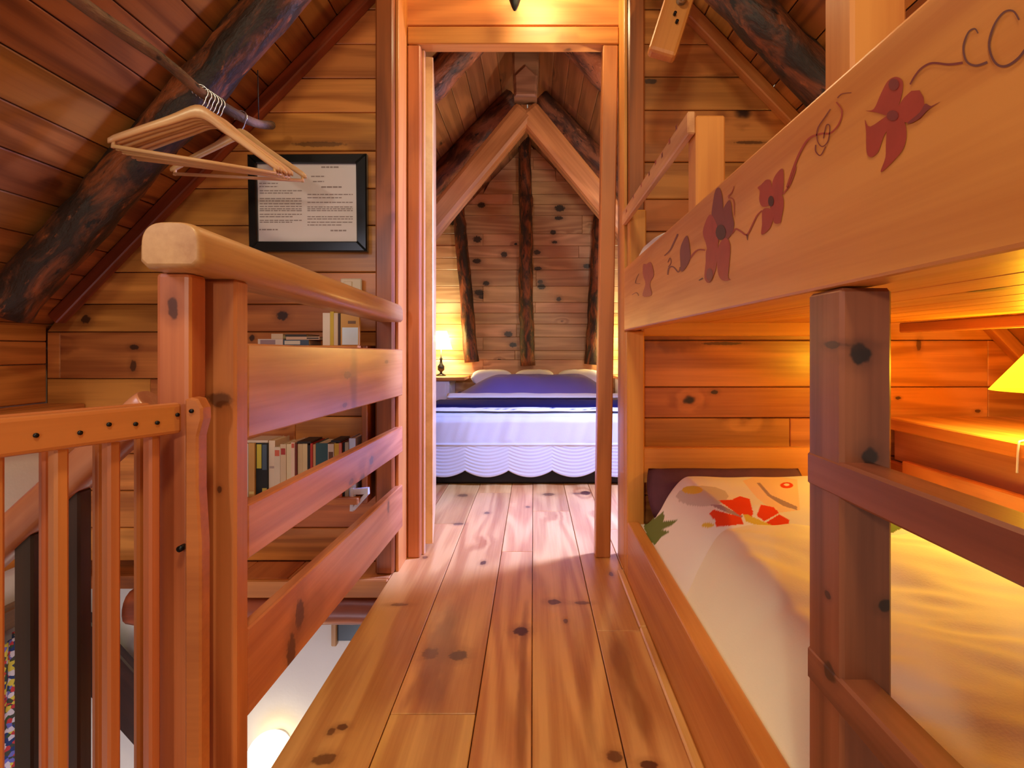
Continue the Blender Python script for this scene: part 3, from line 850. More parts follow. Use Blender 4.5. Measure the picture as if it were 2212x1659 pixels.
tube('branch', PP, rr, BARK_POLE, cp, 14)
lathe('cut_end', [(0.0, 0.0), (0.0122, 0.0005), (0.0122, 0.0015), (0, 0.002)], (0, 0, 0), W_PALE, cp, 14).matrix_basis = WM[cp.name].inverted() @ (Matrix.Translation(V((-0.888, 1.8845, 1.561))) @ V((0, 0.94, 0.3)).to_track_quat('Z', 'Y').to_matrix().to_4x4())
tube('hanging_cord', [(-0.890, 1.80, 1.545), (-0.888, 1.79, 1.70)], 0.0015, M_IRON, cp, 6)
tube('hanging_cord', [(-0.890, 0.66, 1.515), (-0.890, 0.66, 1.75)], 0.004, M_IRON, cp, 6)
def pole_at(Y):
    for a, b in zip(PP, PP[1:]):
        if a.y <= Y <= b.y:
            return a.lerp(b, (Y - a.y) / (b.y - a.y))
    return PP[-1]
# one hanger in local axes: x along the shoulders, z up, origin at the centre of the loop on the pole
def hanger_shoulder_mesh():
    vs, fs = [], []
    N = 36
    for i in range(N + 1):
        u = -1 + 2 * i / N
        x = 0.195 * u
        a = abs(u)
        z = -0.066 - 0.120 * max(0.0, math.sqrt(a * a + 0.012) - 0.11) ** 1.08 + 0.012 * math.exp(-(u / 0.22) ** 2)
        h = 0.026 - 0.008 * a + 0.010 * math.exp(-(u / 0.3) ** 2)
        if a > 0.97: h *= 0.65
        for k in range(8):
            t = 2 * math.pi * (k + 0.5) / 8
            vs.append((x, 0.0072 * (1 if math.cos(t) > 0 else -1) * abs(math.cos(t)) ** 0.6, z + h / 2 * (1 if math.sin(t) > 0 else -1) * abs(math.sin(t)) ** 0.6))
    for i in range(N):
        for k in range(8):
            j = (k + 1) % 8
            fs.append((i * 8 + k, i * 8 + j, (i + 1) * 8 + j, (i + 1) * 8 + k))
    fs.append(tuple(range(7, -1, -1))); fs.append(tuple(N * 8 + k for k in range(8)))
    return mesh('shoulder', vs, fs)
def hook_mesh():
    pts = []
    for k in range(17):
        a = math.radians(-40 + 250 * k / 16)
        pts.append((0.0185 * math.cos(a), 0, 0.0185 * math.sin(a)))
    pts = [(0.0, 0, -0.062), (0.0, 0, -0.045), (0.010, 0, -0.028)] + pts
    vs, fs = tube_data(pts, 0.0019, 6)
    return mesh('hook', vs, fs)
def bar_mesh():
    vs, fs = tube_data([(-0.186, 0, -0.184), (0.186, 0, -0.184)], 0.0052, 8)
    return mesh('trouser_bar', vs, fs)
SH, HK, BR = hanger_shoulder_mesh(), hook_mesh(), bar_mesh()
for me, mt in ((SH, W_PALE), (HK, M_CHROME), (BR, W_PALE)):
    me.materials.append(mt)
    me.polygons.foreach_set('use_smooth', [True] * len(me.polygons))
def add_hanger(Y, ang, tilt, lab):
    p = pole_at(Y)
    t = thing('coat_hanger', lab, 'hanger', p, 'wooden coat hangers on the branch')
    M = Matrix.Translation(p) @ Matrix.Rotation(math.radians(ang), 4, 'Z') @ Matrix.Rotation(math.radians(tilt), 4, 'Y') @ Matrix.Translation((0, 0, 0.0))
    WM[t.name] = M
    t.matrix_basis = M
    for nm, me in (('shoulder', SH), ('hook', HK), ('trouser_bar', BR)):
        o = put(nm, me, M, None, t)
    for s in (-1, 1):
        tube('bar_peg', [M @ V((s * 0.183, 0, -0.172)), M @ V((s * 0.185, 0, -0.189))], 0.0045, W_PALE, t, 6)
ords = ['frontmost pale wooden coat hanger of the bunch on the branch', 'second pale wooden coat hanger of the bunch, just behind the frontmost', 'third pale wooden coat hanger of the bunch from the front',
        'fourth pale wooden coat hanger of the bunch from the front', 'fifth pale wooden coat hanger of the bunch from the front', 'rearmost pale wooden coat hanger of the bunch on the branch']
for i, lab in enumerate(ords):
    add_hanger(1.482 + 0.0165 * i, 33 - 1.2 * i + random.uniform(-0.6, 0.6), random.uniform(-0.6, 0.6), lab)
add_hanger(1.69, 7, 1.0, 'single pale wooden coat hanger hanging apart near the branch end')

# ------------------------------------------------------------------ framed notice, switch
YF = 2.088
fr = thing('framed_notice', 'black framed printed notice on the boarded wall', 'picture', (-0.85, YF, 1.3))
def quad_px(pp, Y): return [tuple((px(x, y, Y).x, px(x, y, Y).z)) for x, y in pp]
o4 = quad_px([(537, 543), (792, 543), (791, 331), (533, 333)], 2.06); i4 = quad_px([(555, 521), (770, 521), (768, 352), (552, 352)], 2.06)
for a, b in ((0, 1), (1, 2), (2, 3), (3, 0)):
    prism('frame_bar', [o4[a], o4[b], i4[b], i4[a]], facing_cam(2.082), 0.022, M_BLACK, fr, 0.004)
prism('notice_sheet', i4, facing_cam(2.079), 0.006, M_PAPER, fr, 0)
vs, fs = [], []
def dash(x0, x1, y, h=2.2):
    a = [px(x0, y - h / 2, 2.0722), px(x1, y - h / 2, 2.0722), px(x1, y + h / 2, 2.0722), px(x0, y + h / 2, 2.0722)]
    k = len(vs); vs.extend(a); fs.append((k, k + 1, k + 2, k + 3))
rt = random.Random(3)
def words_line(x0, x1, y, h=2.0):
    x = x0
    while x < x1:
        w_ = rt.uniform(4, 12); dash(x, min(x + w_, x1), y, h); x += w_ + 1.6
for y in (396, 403): words_line(560, 600, y)
for y in (412, 417, 429, 434, 440, 446, 451, 455, 463, 468, 476, 480): words_line(561, 652 - (20 if y in (417, 468, 480) else 0), y)
for y in (420, 427, 437, 447, 451, 455, 468, 473, 480, 486): words_line(664, 762 - (24 if y in (427, 486) else 0), y)
words_line(694, 732, 361, 3.2); words_line(672, 702, 381, 2.4); words_line(676, 700, 392, 2.2); words_line(694, 738, 404, 3.2)
words_line(560, 600, 496, 2.6); words_line(714, 748, 498, 3.0)
c = sum((V(v) for v in vs), V()) / len(vs)
put('printed_text', mesh('printed_text', [V(v) - c for v in vs], fs), Matrix.Translation(c), M_INK, fr)
sw = thing('light_switch', 'cream square light switch on the wall just above the handrail', 'switch', px(760, 618, 2.09))
a = px(737, 642, 2.08); b = px(783, 602, 2.08)
bbox('switch_plate', (a.x, 2.068, a.z), (b.x, 2.0785, b.z), M_SWITCH, sw, 0.004)
bbox('rocker', (a.x + 0.015, 2.062, a.z + 0.012), (b.x - 0.034, 2.068, b.z - 0.012), M_SWITCH, sw, 0.002)

# ------------------------------------------------------------------ bookshelves and books
sh1 = thing('wall_shelf', 'upper pine wall shelf behind the balustrade carrying magazines', 'shelf', (-0.85, 1.98, 0.80))
bbox('shelf_board', (-1.20, 1.90, 0.792), (-0.600, 2.078, 0.814), W_WALL, sh1, 0.003, 'X')
bbox('shelf_end', (-0.600, 1.94, 0.26), (-0.580, 2.078, 0.814), W_POST, sh1, 0.003, 'Z')
sh2 = thing('wall_shelf', 'lower pine wall shelf behind the balustrade packed with paperbacks', 'shelf', (-0.85, 1.98, 0.29))
bbox('shelf_board', (-1.20, 1.90, 0.268), (-0.601, 2.078, 0.290), W_WALL, sh2, 0.003, 'X')
bk = thing('shelf_bracket', 'white triangular shelf bracket under the end of the lower shelf', 'bracket', (-0.62, 1.95, 0.24))
A_, B_, C_ = [px(x, y, 1.93) for x, y in ((757, 1104), (757, 1056), (797, 1060))]
bkm = facing_cam(1.938)
def strip(name, p, q, wd, parent, mat, Yb=1.938, t=0.014):
    d = (q - p).normalized(); n_ = V((-d.z, 0, d.x)) * wd / 2
    prism(name, [((p - n_).x, (p - n_).z), ((q - n_).x, (q - n_).z), ((q + n_).x, (q + n_).z), ((p + n_).x, (p + n_).z)], facing_cam(Yb), t, mat, parent, 0.002)
strip('upright', A_ + V((0.005, 0, 0)), px(762, 1052, 1.93), 0.013, bk, M_WBRACK)
strip('arm', px(757, 1062, 1.93), C_, 0.022, bk, M_WBRACK, 1.9385)
strip('brace', px(763, 1100, 1.93), px(795, 1064, 1.93), 0.013, bk, M_WBRACK, 1.9375)

def book_mat(rgb): return plain('cover_%d_%d_%d' % rgb, rgb, 0.55, 0, 0.4, 30, 0.06)
M_PAGES = plain('page_block', (226, 206, 170), 0.85)
def book(x0, x1, z0, h, depth, yfront, rgb, lab, band=None, group='paperbacks on the lower shelf', top=None):
    t = thing('book', lab, 'book', ((x0 + x1) / 2, yfront + depth / 2, z0), group)
    m_ = book_mat(rgb)
    th = min(0.0022, (x1 - x0) * 0.2)
    # cover: spine facing the camera plus two boards, joined
    vs, fs = [], []
    def bx(lo, hi):
        k = len(vs)
        for a in range(8):
            vs.append((hi[0] if a & 1 else lo[0], hi[1] if a & 2 else lo[1], hi[2] if a & 4 else lo[2]))
        for f in ((0, 2, 3, 1), (4, 5, 7, 6), (0, 1, 5, 4), (2, 6, 7, 3), (0, 4, 6, 2), (1, 3, 7, 5)):
            fs.append(tuple(k + i for i in f))
    W2 = (x1 - x0) / 2
    bx((-W2, -depth / 2, 0), (W2, -depth / 2 + th, h)); bx((-W2, -depth / 2 + th, 0), (-W2 + th, depth / 2, h)); bx((W2 - th, -depth / 2 + th, 0), (W2, depth / 2, h))
    M = Matrix.Translation(((x0 + x1) / 2, yfront + depth / 2, z0))
    put('cover', mesh('cover', vs, fs), M, m_, t)
    bbox('pages', (x0 + th, yfront + th, z0 + 0.002), (x1 - th, yfront + depth - 0.003, z0 + h - 0.003), M_PAGES, t, 0)
    if band:
        for (f0, f1, c_) in band:
            bbox('spine_label', (x0 + 0.12 * (x1 - x0), yfront - 0.0006, z0 + h * f0), (x1 - 0.12 * (x1 - x0), yfront + 0.0004, z0 + h * f1), book_mat(c_), t, 0)
    return t
bx0 = [(90, 143, 300, (206, 196, 184), 'thin greyish white paperback at the left end of the lower shelf', None),
       (143, 250, 290, (196, 140, 78), 'tan paperback at the left end of the lower shelf, beside two black ones', [(0.05, 0.1, (220, 190, 120))]),
       (250, 360, 290, (26, 24, 22), 'black paperback with a yellow spine label on the lower shelf', [(0.52, 0.97, (200, 176, 60))]),
       (360, 465, 290, (28, 24, 24), 'black paperback with a blue grey spine label on the lower shelf', [(0.5, 0.97, (72, 84, 100)), (0.04, 0.16, (190, 160, 70))]),
       (465, 575, 255, (226, 196, 172), 'tall cream paperback right of the two black ones', [(0.5, 0.54, (180, 150, 140))]),
       (575, 680, 360, (216, 192, 170), 'short cream paperback with a red dot at the top of its spine', [(0.82, 0.94, (206, 96, 74))]),
       (680, 780, 310, (212, 180, 148), 'cream paperback with a dark red mark at the top of its spine', [(0.8, 0.92, (170, 56, 50))]),
       (780, 866, 310, (222, 196, 158), 'cream paperback in the middle of the lower row, left of a pinkish one', None),
       (866, 930, 280, (228, 190, 168), 'pinkish cream paperback with a small red mark, left of the dark red one', [(0.9, 0.98, (200, 90, 70))]),
       (930, 960, 300, (112, 40, 34), 'thin dark red paperback in the middle of the lower shelf', None),
       (960, 1046, 310, (208, 172, 128), 'tan paperback just right of the thin dark red one', None),
       (1046, 1130, 305, (214, 182, 136), 'light tan paperback left of a slim black one', None),
       (1130, 1182, 330, (36, 28, 26), 'slim black paperback left of the bright red one', [(0.2, 0.3, (170, 150, 130))]),
       (1182, 1224, 300, (186, 50, 40), 'slim bright red paperback on the lower shelf', None),
       (1224, 1270, 320, (200, 150, 106), 'slim brown tan paperback left of the wide teal book', None),
       (1270, 1480, 300, (52, 84, 88), 'wide dark teal book on the lower shelf', [(0.1, 0.45, (40, 66, 60))]),
       (1484, 1590, 310, (214, 192, 168), 'cream paperback with a brown picture on its spine', [(0.5, 0.85, (110, 72, 50))]),
       (1590, 1682, 300, (214, 168, 52), 'yellow paperback on the right of the lower shelf', None),
       (1682, 1732, 290, (212, 116, 96), 'salmon pink paperback next to the yellow one', None),
       (1732, 1778, 290, (34, 30, 30), 'slim black paperback right of the salmon one', None),
       (1778, 1842, 280, (168, 154, 130), 'grey beige paperback near the right end of the lower shelf', None),
       (1842, 1955, 215, (196, 208, 236), 'pale blue white book at the right end of the lower shelf', None)]
kx = 1.925 / F
for x0, x1, top, rgb, lab, band in bx0:
    X0 = (520 + x0 / 7.9 - CX) * kx + 0.0004; X1 = (520 + x1 / 7.9 - CX) * kx - 0.0004
    zt = EYE + (CY - (920 + top / 7.9)) * kx
    book(X0, X1, 0.2905, zt - 0.2905, 0.115, 1.925 + random.uniform(-0.006, 0.006), rgb, lab, band)
def flat_book(x0, x1, y0, y1, z0, z1, rgb, lab, group, rot=0, band=None):
    t = thing('book', lab, 'book', ((x0 + x1) / 2, (y0 + y1) / 2, z0), group)
    m_ = book_mat(rgb)
    th = 0.0018
    bbox('cover', (x0, y0, z0), (x1, y1, z0 + th), m_, t, 0)
    bbox('cover', (x0, y0, z1 - th), (x1, y1, z1), m_, t, 0)
    bbox('spine', (x0, y0, z0 + th), (x1, y0 + th, z1 - th), m_, t, 0)
    bbox('pages', (x0 + 0.002, y0 + th, z0 + th), (x1 - 0.002, y1 - 0.003, z1 - th), M_PAGES, t, 0)
    if band: bbox('spine_label', (x0 + (x1 - x0) * band[0], y0 - 0.0006, z0 + 0.003), (x0 + (x1 - x0) * band[1], y0, z1 - 0.003), book_mat(band[2]), t, 0)
def spanx(a, b, Y): return (a - CX) * Y / F, (b - CX) * Y / F
def top_of(lst, x0, x1):
    return max(0.0, max(EYE + (CY - (920 + b[2] / 7.9)) * kx for b in lst if (520 + b[1] / 7.9 - CX) * kx > x0 and (520 + b[0] / 7.9 - CX) * kx < x1))
X0, X1 = spanx(533, 580, 1.925)
zt = top_of(bx0[:4], X0, (520 + 460 / 7.9 - CX) * kx) + 0.0006
flat_book(X0, (520 + 462 / 7.9 - CX) * kx, 1.925, 2.03, zt, zt + 0.008, (216, 190, 172), 'thin pale paperback lying flat on top of the black ones on the lower shelf', 'books lying flat on the lower row')
X0, X1 = spanx(642, 672, 1.925)
zt = top_of(bx0, X0, X1) + 0.0006
flat_book(X0, X1, 1.925, 2.03, zt, zt + 0.006, (40, 28, 24), 'thin black paperback lying on the tan ones in the middle of the lower row', 'books lying flat on the lower row')
X0, X1 = spanx(714, 735, 1.925)
zt = top_of(bx0, X0, X1) + 0.0006
flat_book(X0, X1, 1.93, 2.03, zt, zt + 0.007, (34, 30, 34), 'small black paperback lying on the yellow one of the lower row', 'books lying flat on the lower row')
# magazines and books on the upper shelf
ZS = 0.8145
for a, b, z0, z1, rgb, lab, band in ((557, 611, 0.0, 0.022, (206, 182, 176), 'pinkish white magazine lying flat at the left of the upper shelf', (0.1, 0.7, (150, 120, 130))),
                                     (586, 611, 0.0225, 0.040, (204, 170, 146), 'small tan booklet lying on the pinkish white magazine', None),
                                     (612, 667, 0.0, 0.019, (66, 80, 104), 'blue spined book lying flat on the upper shelf', (0.05, 0.66, (204, 190, 180))),
                                     (618, 690, 0.0195, 0.030, (200, 160, 140), 'salmon magazine lying on the blue spined book', (0.62, 0.98, (60, 46, 44))),
                                     (616, 662, 0.0305, 0.038, (52, 44, 44), 'dark magazine on top of the pile on the upper shelf', None)):
    X0, X1 = spanx(a, b, 1.93)
    flat_book(X0, X1, 1.93, 2.05, ZS + z0, ZS + z1, rgb, lab, 'magazines on the upper shelf', 0, band)
for a, b, yt, rgb, lab in ((697, 713, 676, (226, 204, 190), 'white spined book standing at the left of the upright row on the upper shelf'),
                           (713, 721, 673, (204, 168, 56), 'thin yellow book standing on the upper shelf'),
                           (721, 730, 676, (214, 184, 160), 'cream book standing right of the yellow one on the upper shelf'),
                           (730, 735, 677, (72, 48, 40), 'thin dark brown book standing on the upper shelf')):
    X0, X1 = spanx(a, b, 1.93)
    book(X0 + 0.0003, X1 - 0.0003, ZS, EYE + (CY - yt) * 1.93 / F - ZS, 0.12, 1.93, rgb, lab, None, 'upright books on the upper shelf')
X0, X1 = spanx(735.5, 776, 1.93)
bkf = thing('book', 'tan covered book facing out with a bright pale blue picture on its cover', 'book', ((X0 + X1) / 2, 1.95, ZS), 'upright books on the upper shelf')
zt = EYE + (CY - 677) * 1.93 / F
bbox('cover', (X0, 1.93, ZS), (X1, 1.945, zt), book_mat((206, 150, 84)), bkf, 0.001)
bbox('cover_picture', (X0 + 0.006, 1.9292, ZS + 0.002), (X1 - 0.004, 1.9302, ZS + 0.062), book_mat((216, 228, 250)), bkf, 0)
bbox('cover_label', (X0 + 0.026, 1.9292, ZS + 0.075), (X1 - 0.012, 1.9302, ZS + 0.085), book_mat((124, 90, 70)), bkf, 0)

# ------------------------------------------------------------------ wall lamp over the door
sc = thing('wall_lamp', 'dark wall lamp above the doorway with a pointed lower tip', 'lamp', (-0.045, 2.03, 2.12))
def fy(y): return EYE + (CY - y) * 2.03 / F
lathe('cone', [(0.0, fy(24)), (0.006, fy(22)), (0.014, fy(12)), (0.021, fy(0)), (0.027, fy(-18)), (0.030, fy(-40)), (0.0, fy(-41))], ((1112 - CX) * 2.03 / F, 2.03, 0), M_IRON, sc, 20)
beam('arm', ((1112 - CX) * 2.03 / F, 2.04, fy(-30)), ((1112 - CX) * 2.03 / F, 2.142, fy(-30)), 0.02, 0.02, M_IRON, sc)
lathe('glass_bowl', [(0.0, fy(-41)), (0.03, fy(-43)), (0.06, fy(-70)), (0.075, fy(-95)), (0.0, fy(-97))], ((1112 - CX) * 2.03 / F, 2.03, 0), M_BULB, sc, 20)
light('wall_lamp_bulb', 'POINT', ((1150 - CX) * 2.03 / F + 0.03, 1.93, fy(-55)), 8, WARM, 0.05)

# ------------------------------------------------------------------ bunk bed
BX = 0.318
bunk = thing('bunk_bed', 'honey pine bunk bed with a flower painted upper rail and a brown ladder', 'bunk bed', (0.8, 1.0, 0))
bbox('corner_post', (0.325, 1.925, 0.0), (0.385, 1.985, 0.864), W_BUNK, bunk, 0.004, 'Z')
bbox('corner_post', (0.335, 1.925, 1.085), (0.392, 1.985, 1.285), W_BUNK, bunk, 0.004, 'Z')
up = bbox('side_board', (BX, 0.02, 0.866), (BX + 0.042, 1.945, 1.084), W_BUNK, bunk, 0.004, 'Y', 2)
bbox('side_board', (0.325, 0.645, 0.0), (0.368, 1.923, 0.204), W_BUNK, bunk, 0.005, 'Y', 2)
bbox('base_moulding', (0.302, 0.645, 0.0005), (0.3245, 1.58, 0.012), W_FLOOR, bunk, 0.004, 'Y')
bbox('base_moulding', (0.302, 1.582, 0.0005), (0.3245, 1.995, 0.012), W_FLOOR, bunk, 0.004, 'Y')
bbox('head_rail', (0.386, 1.95, 0.848), (1.225, 1.985, 0.905), W_BUNK, bunk, 0.004, 'X')
bbox('head_rail', (0.386, 1.95, 0.33), (1.225, 1.985, 0.455), W_BUNK, bunk, 0.004, 'X')
bbox('back_post', (1.27, 0.0, 0.0), (1.33, 0.06, 0.857), W_BUNK, bunk, 0.004, 'Z')
bbox('back_rail', (1.265, 0.02, 0.858), (1.30, 1.923, 0.892), W_NEWEL, bunk, 0.004, 'Y')
for k in range(8):
    a = BX + 0.045 + k * 0.113
    bbox('bunk_base_board', (a, 0.03, 0.893), (a + 0.111, 1.95, 0.912), W_BUNK, bunk, 0.003, 'Y')
bbox('back_board', (1.275, 0.1, 0.20), (1.30, 1.923, 0.415), W_NEWEL, bunk, 0.004, 'Y')
# guard rail of the upper bunk, painted
gr = bbox('guard_rail', (BX, 1.145, 1.245), (BX + 0.017, 1.99, 1.292), W_STRUT, bunk, 0.003, 'Y')
bbox('guard_post', (0.336, 1.146, 1.0), (0.397, 1.206, 1.284), W_BUNK, bunk, 0.004, 'Z')
bbox('guard_post', (0.361, 0.63, 0.95), (0.425, 0.69, 1.62), W_BUNK, bunk, 0.004, 'Z')
# ladder
bbox('ladder_post', (BX, 0.574, 0.0), (0.372, 0.643, 0.864), W_LADDER, bunk, 0.004, 'Z')
bbox('ladder_post', (BX, 0.15, 0.0), (0.372, 0.215, 0.864), W_LADDER, bunk, 0.004, 'Z')
for z in (0.664, 0.440, 0.215):
    bbox('rung', (BX - 0.0015, 0.14, z - 0.019), (BX + 0.036, 0.6435, z + 0.019), W_LADDER, bunk, 0.003, 'Y')

# painted flowers on the side board (flat paint on its aisle face)
PC = [0]
def paint_poly(pp, mat, org, sc_, lift=0.0006):
    PC[0] += 1; lift += 0.00002 * PC[0]
    if len(pp) != 12:
        q = [(x, y, 0) for x, y in pp]
        pp = [(v.x, v.y) for v in smooth_path(q[-1:] + q + q[:2], 4)[4:-5]]
    w_ = [onX(org[0] + x / sc_, org[1] + y / sc_, BX - lift) for x, y in pp]
    c = sum(w_, V()) / len(w_)
    bm = bmesh.new()
    f = bm.faces.new([bm.verts.new(p - c) for p in w_])
    bm.normal_update()
    if f.normal.x > 0: f.normal_flip()
    bmesh.ops.triangulate(bm, faces=[f])
    me = bpy.data.meshes.new('paint'); bm.to_mesh(me); bm.free()
    put('painted_petal', me, Matrix.Translation(c), mat, up)
def paint_line(pp, mat, org, sc_, w0=9.0, w1=None, lift=0.0008):
    P = [V((p[0], p[1], 0)) for p in pp]
    P = smooth_path(P, 6)
    n = len(P)
    w1 = w0 if w1 is None else w1
    vs, fs = [], []
    for i in range(n):
        d = (P[min(i + 1, n - 1)] - P[max(i - 1, 0)]).normalized()
        nn = V((-d.y, d.x, 0)); hw = (w0 + (w1 - w0) * i / (n - 1)) / 2
        for s in (-1, 1):
            q = P[i] + nn * hw * s
            vs.append(onX(org[0] + q.x / sc_, org[1] + q.y / sc_, BX - lift))
    for i in range(n - 1):
        fs.append((2 * i, 2 * i + 1, 2 * i + 3, 2 * i + 2))
    c = sum(vs, V()) / len(vs)
    put('painted_vine', mesh('vine', [v - c for v in vs], fs), Matrix.Translation(c), mat, up)
def blob(cx, cy, rx, ry, n=12): return [(cx + rx * math.cos(6.2832 * k / n), cy + ry * math.sin(6.2832 * k / n)) for k in range(n)]
oA, sA = (1700, 0), 3.949
for p, m_ in (([(670, 945), (740, 930), (800, 800), (860, 690), (930, 655), (985, 690), (985, 780), (950, 900), (890, 990), (770, 960)], M_PAINT),
              ([(900, 970), (1000, 830), (1060, 775), (1130, 770), (1165, 830), (1170, 885), (1230, 905), (1310, 865), (1200, 940), (1140, 1010), (1060, 1050), (980, 1040)], M_PAINT),
              ([(665, 1020), (710, 1080), (870, 980), (910, 1040), (830, 1150), (780, 1290), (720, 1340), (680, 1300), (675, 1120)], M_PAINT),
              ([(870, 1030), (980, 1010), (1020, 1120), (1000, 1250), (930, 1350), (800, 1470), (840, 1340), (845, 1200)], M_PAINT)):
    paint_poly(p, m_, oA, sA)
paint_poly(blob(900, 985, 50, 45), M_PAINT2, oA, sA, 0.0009)
paint_poly(blob(910, 720, 45, 50), M_PAINT2, oA, sA, 0.0009)
paint_poly([(1180, 885), (1230, 905), (1310, 865), (1200, 940), (1130, 1010), (1060, 1050), (1030, 1045), (1130, 960)], M_PAINT2, oA, sA, 0.0009)
for pp, m_, w0, w1 in (([(1050, 720), (1090, 650), (1150, 580), (1240, 538), (1380, 550), (1500, 535)], M_PAINT2, 14, 22),
                       ([(1630, 285), (1600, 245), (1545, 280), (1505, 400), (1530, 520), (1610, 560), (1710, 530)], M_VINE, 12, 22),
                       ([(1980, 170), (1930, 95), (1850, 105), (1770, 210), (1725, 360), (1745, 480), (1800, 555), (1880, 560), (1980, 490), (2060, 380)], M_VINE, 16, 24),
                       ([(0, 1600), (60, 1420), (120, 1280), (190, 1180), (290, 1140), (370, 1135), (440, 1060), (470, 950), (420, 870)], M_PAINT, 20, 11),
                       ([(370, 930), (330, 990), (260, 1100), (260, 1200), (300, 1250), (350, 1200), (365, 1080), (335, 1070), (310, 1180)], M_PAINT2, 10, 8),
                       ([(245, 1235), (245, 1290), (285, 1325), (330, 1250)], M_PAINT2, 12, 8),
                       ([(430, 835), (470, 800), (550, 790)], M_PAINT2, 9, 6)):
    paint_line(pp, m_, oA, sA, w0, w1)
oB, sB = (1300, 350), 4.148
for p, m_ in (([(1395, 230), (1430, 200), (1470, 160), (1510, 165), (1525, 230), (1545, 290), (1510, 380), (1440, 400), (1410, 340), (1415, 260)], M_PAINT),
              ([(1525, 200), (1560, 110), (1620, 60), (1630, 180), (1620, 280), (1590, 320), (1545, 300)], M_PAINT),
              ([(1520, 310), (1610, 300), (1630, 380), (1610, 500), (1600, 545), (1550, 550), (1530, 500), (1510, 420)], M_PAINT),
              ([(1440, 430), (1510, 420), (1535, 500), (1500, 600), (1430, 650), (1435, 560)], M_PAINT),
              ([(1000, 330), (1020, 250), (1050, 230), (1075, 290), (1085, 400), (1080, 520), (1050, 620), (985, 500)], M_PAINT2),
              ([(1080, 440), (1130, 350), (1155, 360), (1170, 480), (1185, 560), (1160, 650), (1100, 700), (1070, 580)], M_PAINT2),
              ([(905, 620), (950, 490), (990, 480), (1040, 600), (1040, 740), (960, 800), (930, 720)], M_PAINT),
              ([(940, 780), (1030, 710), (1040, 800), (1020, 960), (965, 1080), (920, 1040), (930, 900)], M_PAINT),
              ([(1038, 780), (1100, 680), (1150, 740), (1140, 930), (1130, 1030), (1155, 1055), (1080, 1060), (1038, 980)], M_PAINT),
              ([(700, 800), (720, 720), (765, 660), (790, 780), (790, 870), (750, 950), (710, 980), (703, 900)], M_PAINT2),
              ([(370, 920), (400, 915), (440, 900), (465, 1010), (430, 1090), (445, 1190), (365, 1200), (390, 1090), (368, 1010)], M_PAINT)):
    paint_poly(p, m_, oB, sB)
paint_poly(blob(1515, 350, 26, 48), M_PAINT3, oB, sB, 0.0009)
paint_poly(blob(1065, 630, 46, 70), M_PAINT3, oB, sB, 0.0009)
paint_poly(blob(965, 1010, 30, 60), M_PAINT2, oB, sB, 0.0009)
for pp, m_, w0, w1 in (([(1165, 640), (1200, 600), (1250, 625), (1300, 650), (1350, 560), (1390, 480), (1435, 435)], M_PAINT, 16, 12),
                       ([(1300, 650), (1305, 700)], M_PAINT2, 16, 5),
                       ([(1620, 290), (1680, 210), (1720, 110), (1740, 40)], M_PAINT, 12, 14),
                       ([(1130, 310), (1165, 270), (1185, 215)], M_PAINT, 12, 5),
                       ([(1130, 320), (1180, 340), (1185, 480)], M_PAINT, 10, 6),
                       ([(790, 860), (830, 810), (870, 785), (925, 790)], M_PAINT, 14, 12),
                       ([(590, 1010), (600, 950), (640, 940), (685, 985), (702, 940)], M_PAINT2, 12, 10),
                       ([(560, 840), (610, 790), (640, 730), (680, 645)], M_PAINT2, 8, 14),
                       ([(590, 900), (610, 860), (620, 900), (595, 940)], M_PAINT2, 7, 7),
                       ([(870, 1060), (905, 1040)], M_PAINT3, 8, 14),
                       ([(330, 1000), (300, 1080), (345, 1090)], M_PAINT2, 5, 5),
                       ([(270, 1190), (310, 1170), (330, 1200)], M_PAINT2, 5, 5)):
    paint_line(pp, m_, oB, sB, w0, w1)
# small painted sprigs on the guard rail
for i, (x, y) in enumerate(((1461, 275), (1446, 305), (1430, 335), (1416, 350), (1402, 375), (1385, 400), (1368, 425), (1353, 455))):
    c = onX(x, y, BX - 0.0005)
    q = [V((BX - 0.0006, c.y + 0.012 * math.cos(a) * (1 if k % 2 else 0.5), c.z + 0.009 * math.sin(a) * (1 if k % 2 else 0.5))) for k, a in enumerate([6.283 * k / 8 for k in range(8)])]
    cc = sum(q, V()) / 8
    put('painted_petal', mesh('sprig', [p - cc for p in q], [tuple(range(8))]), Matrix.Translation(cc), M_PAINT if i % 2 else M_PAINT2, gr)

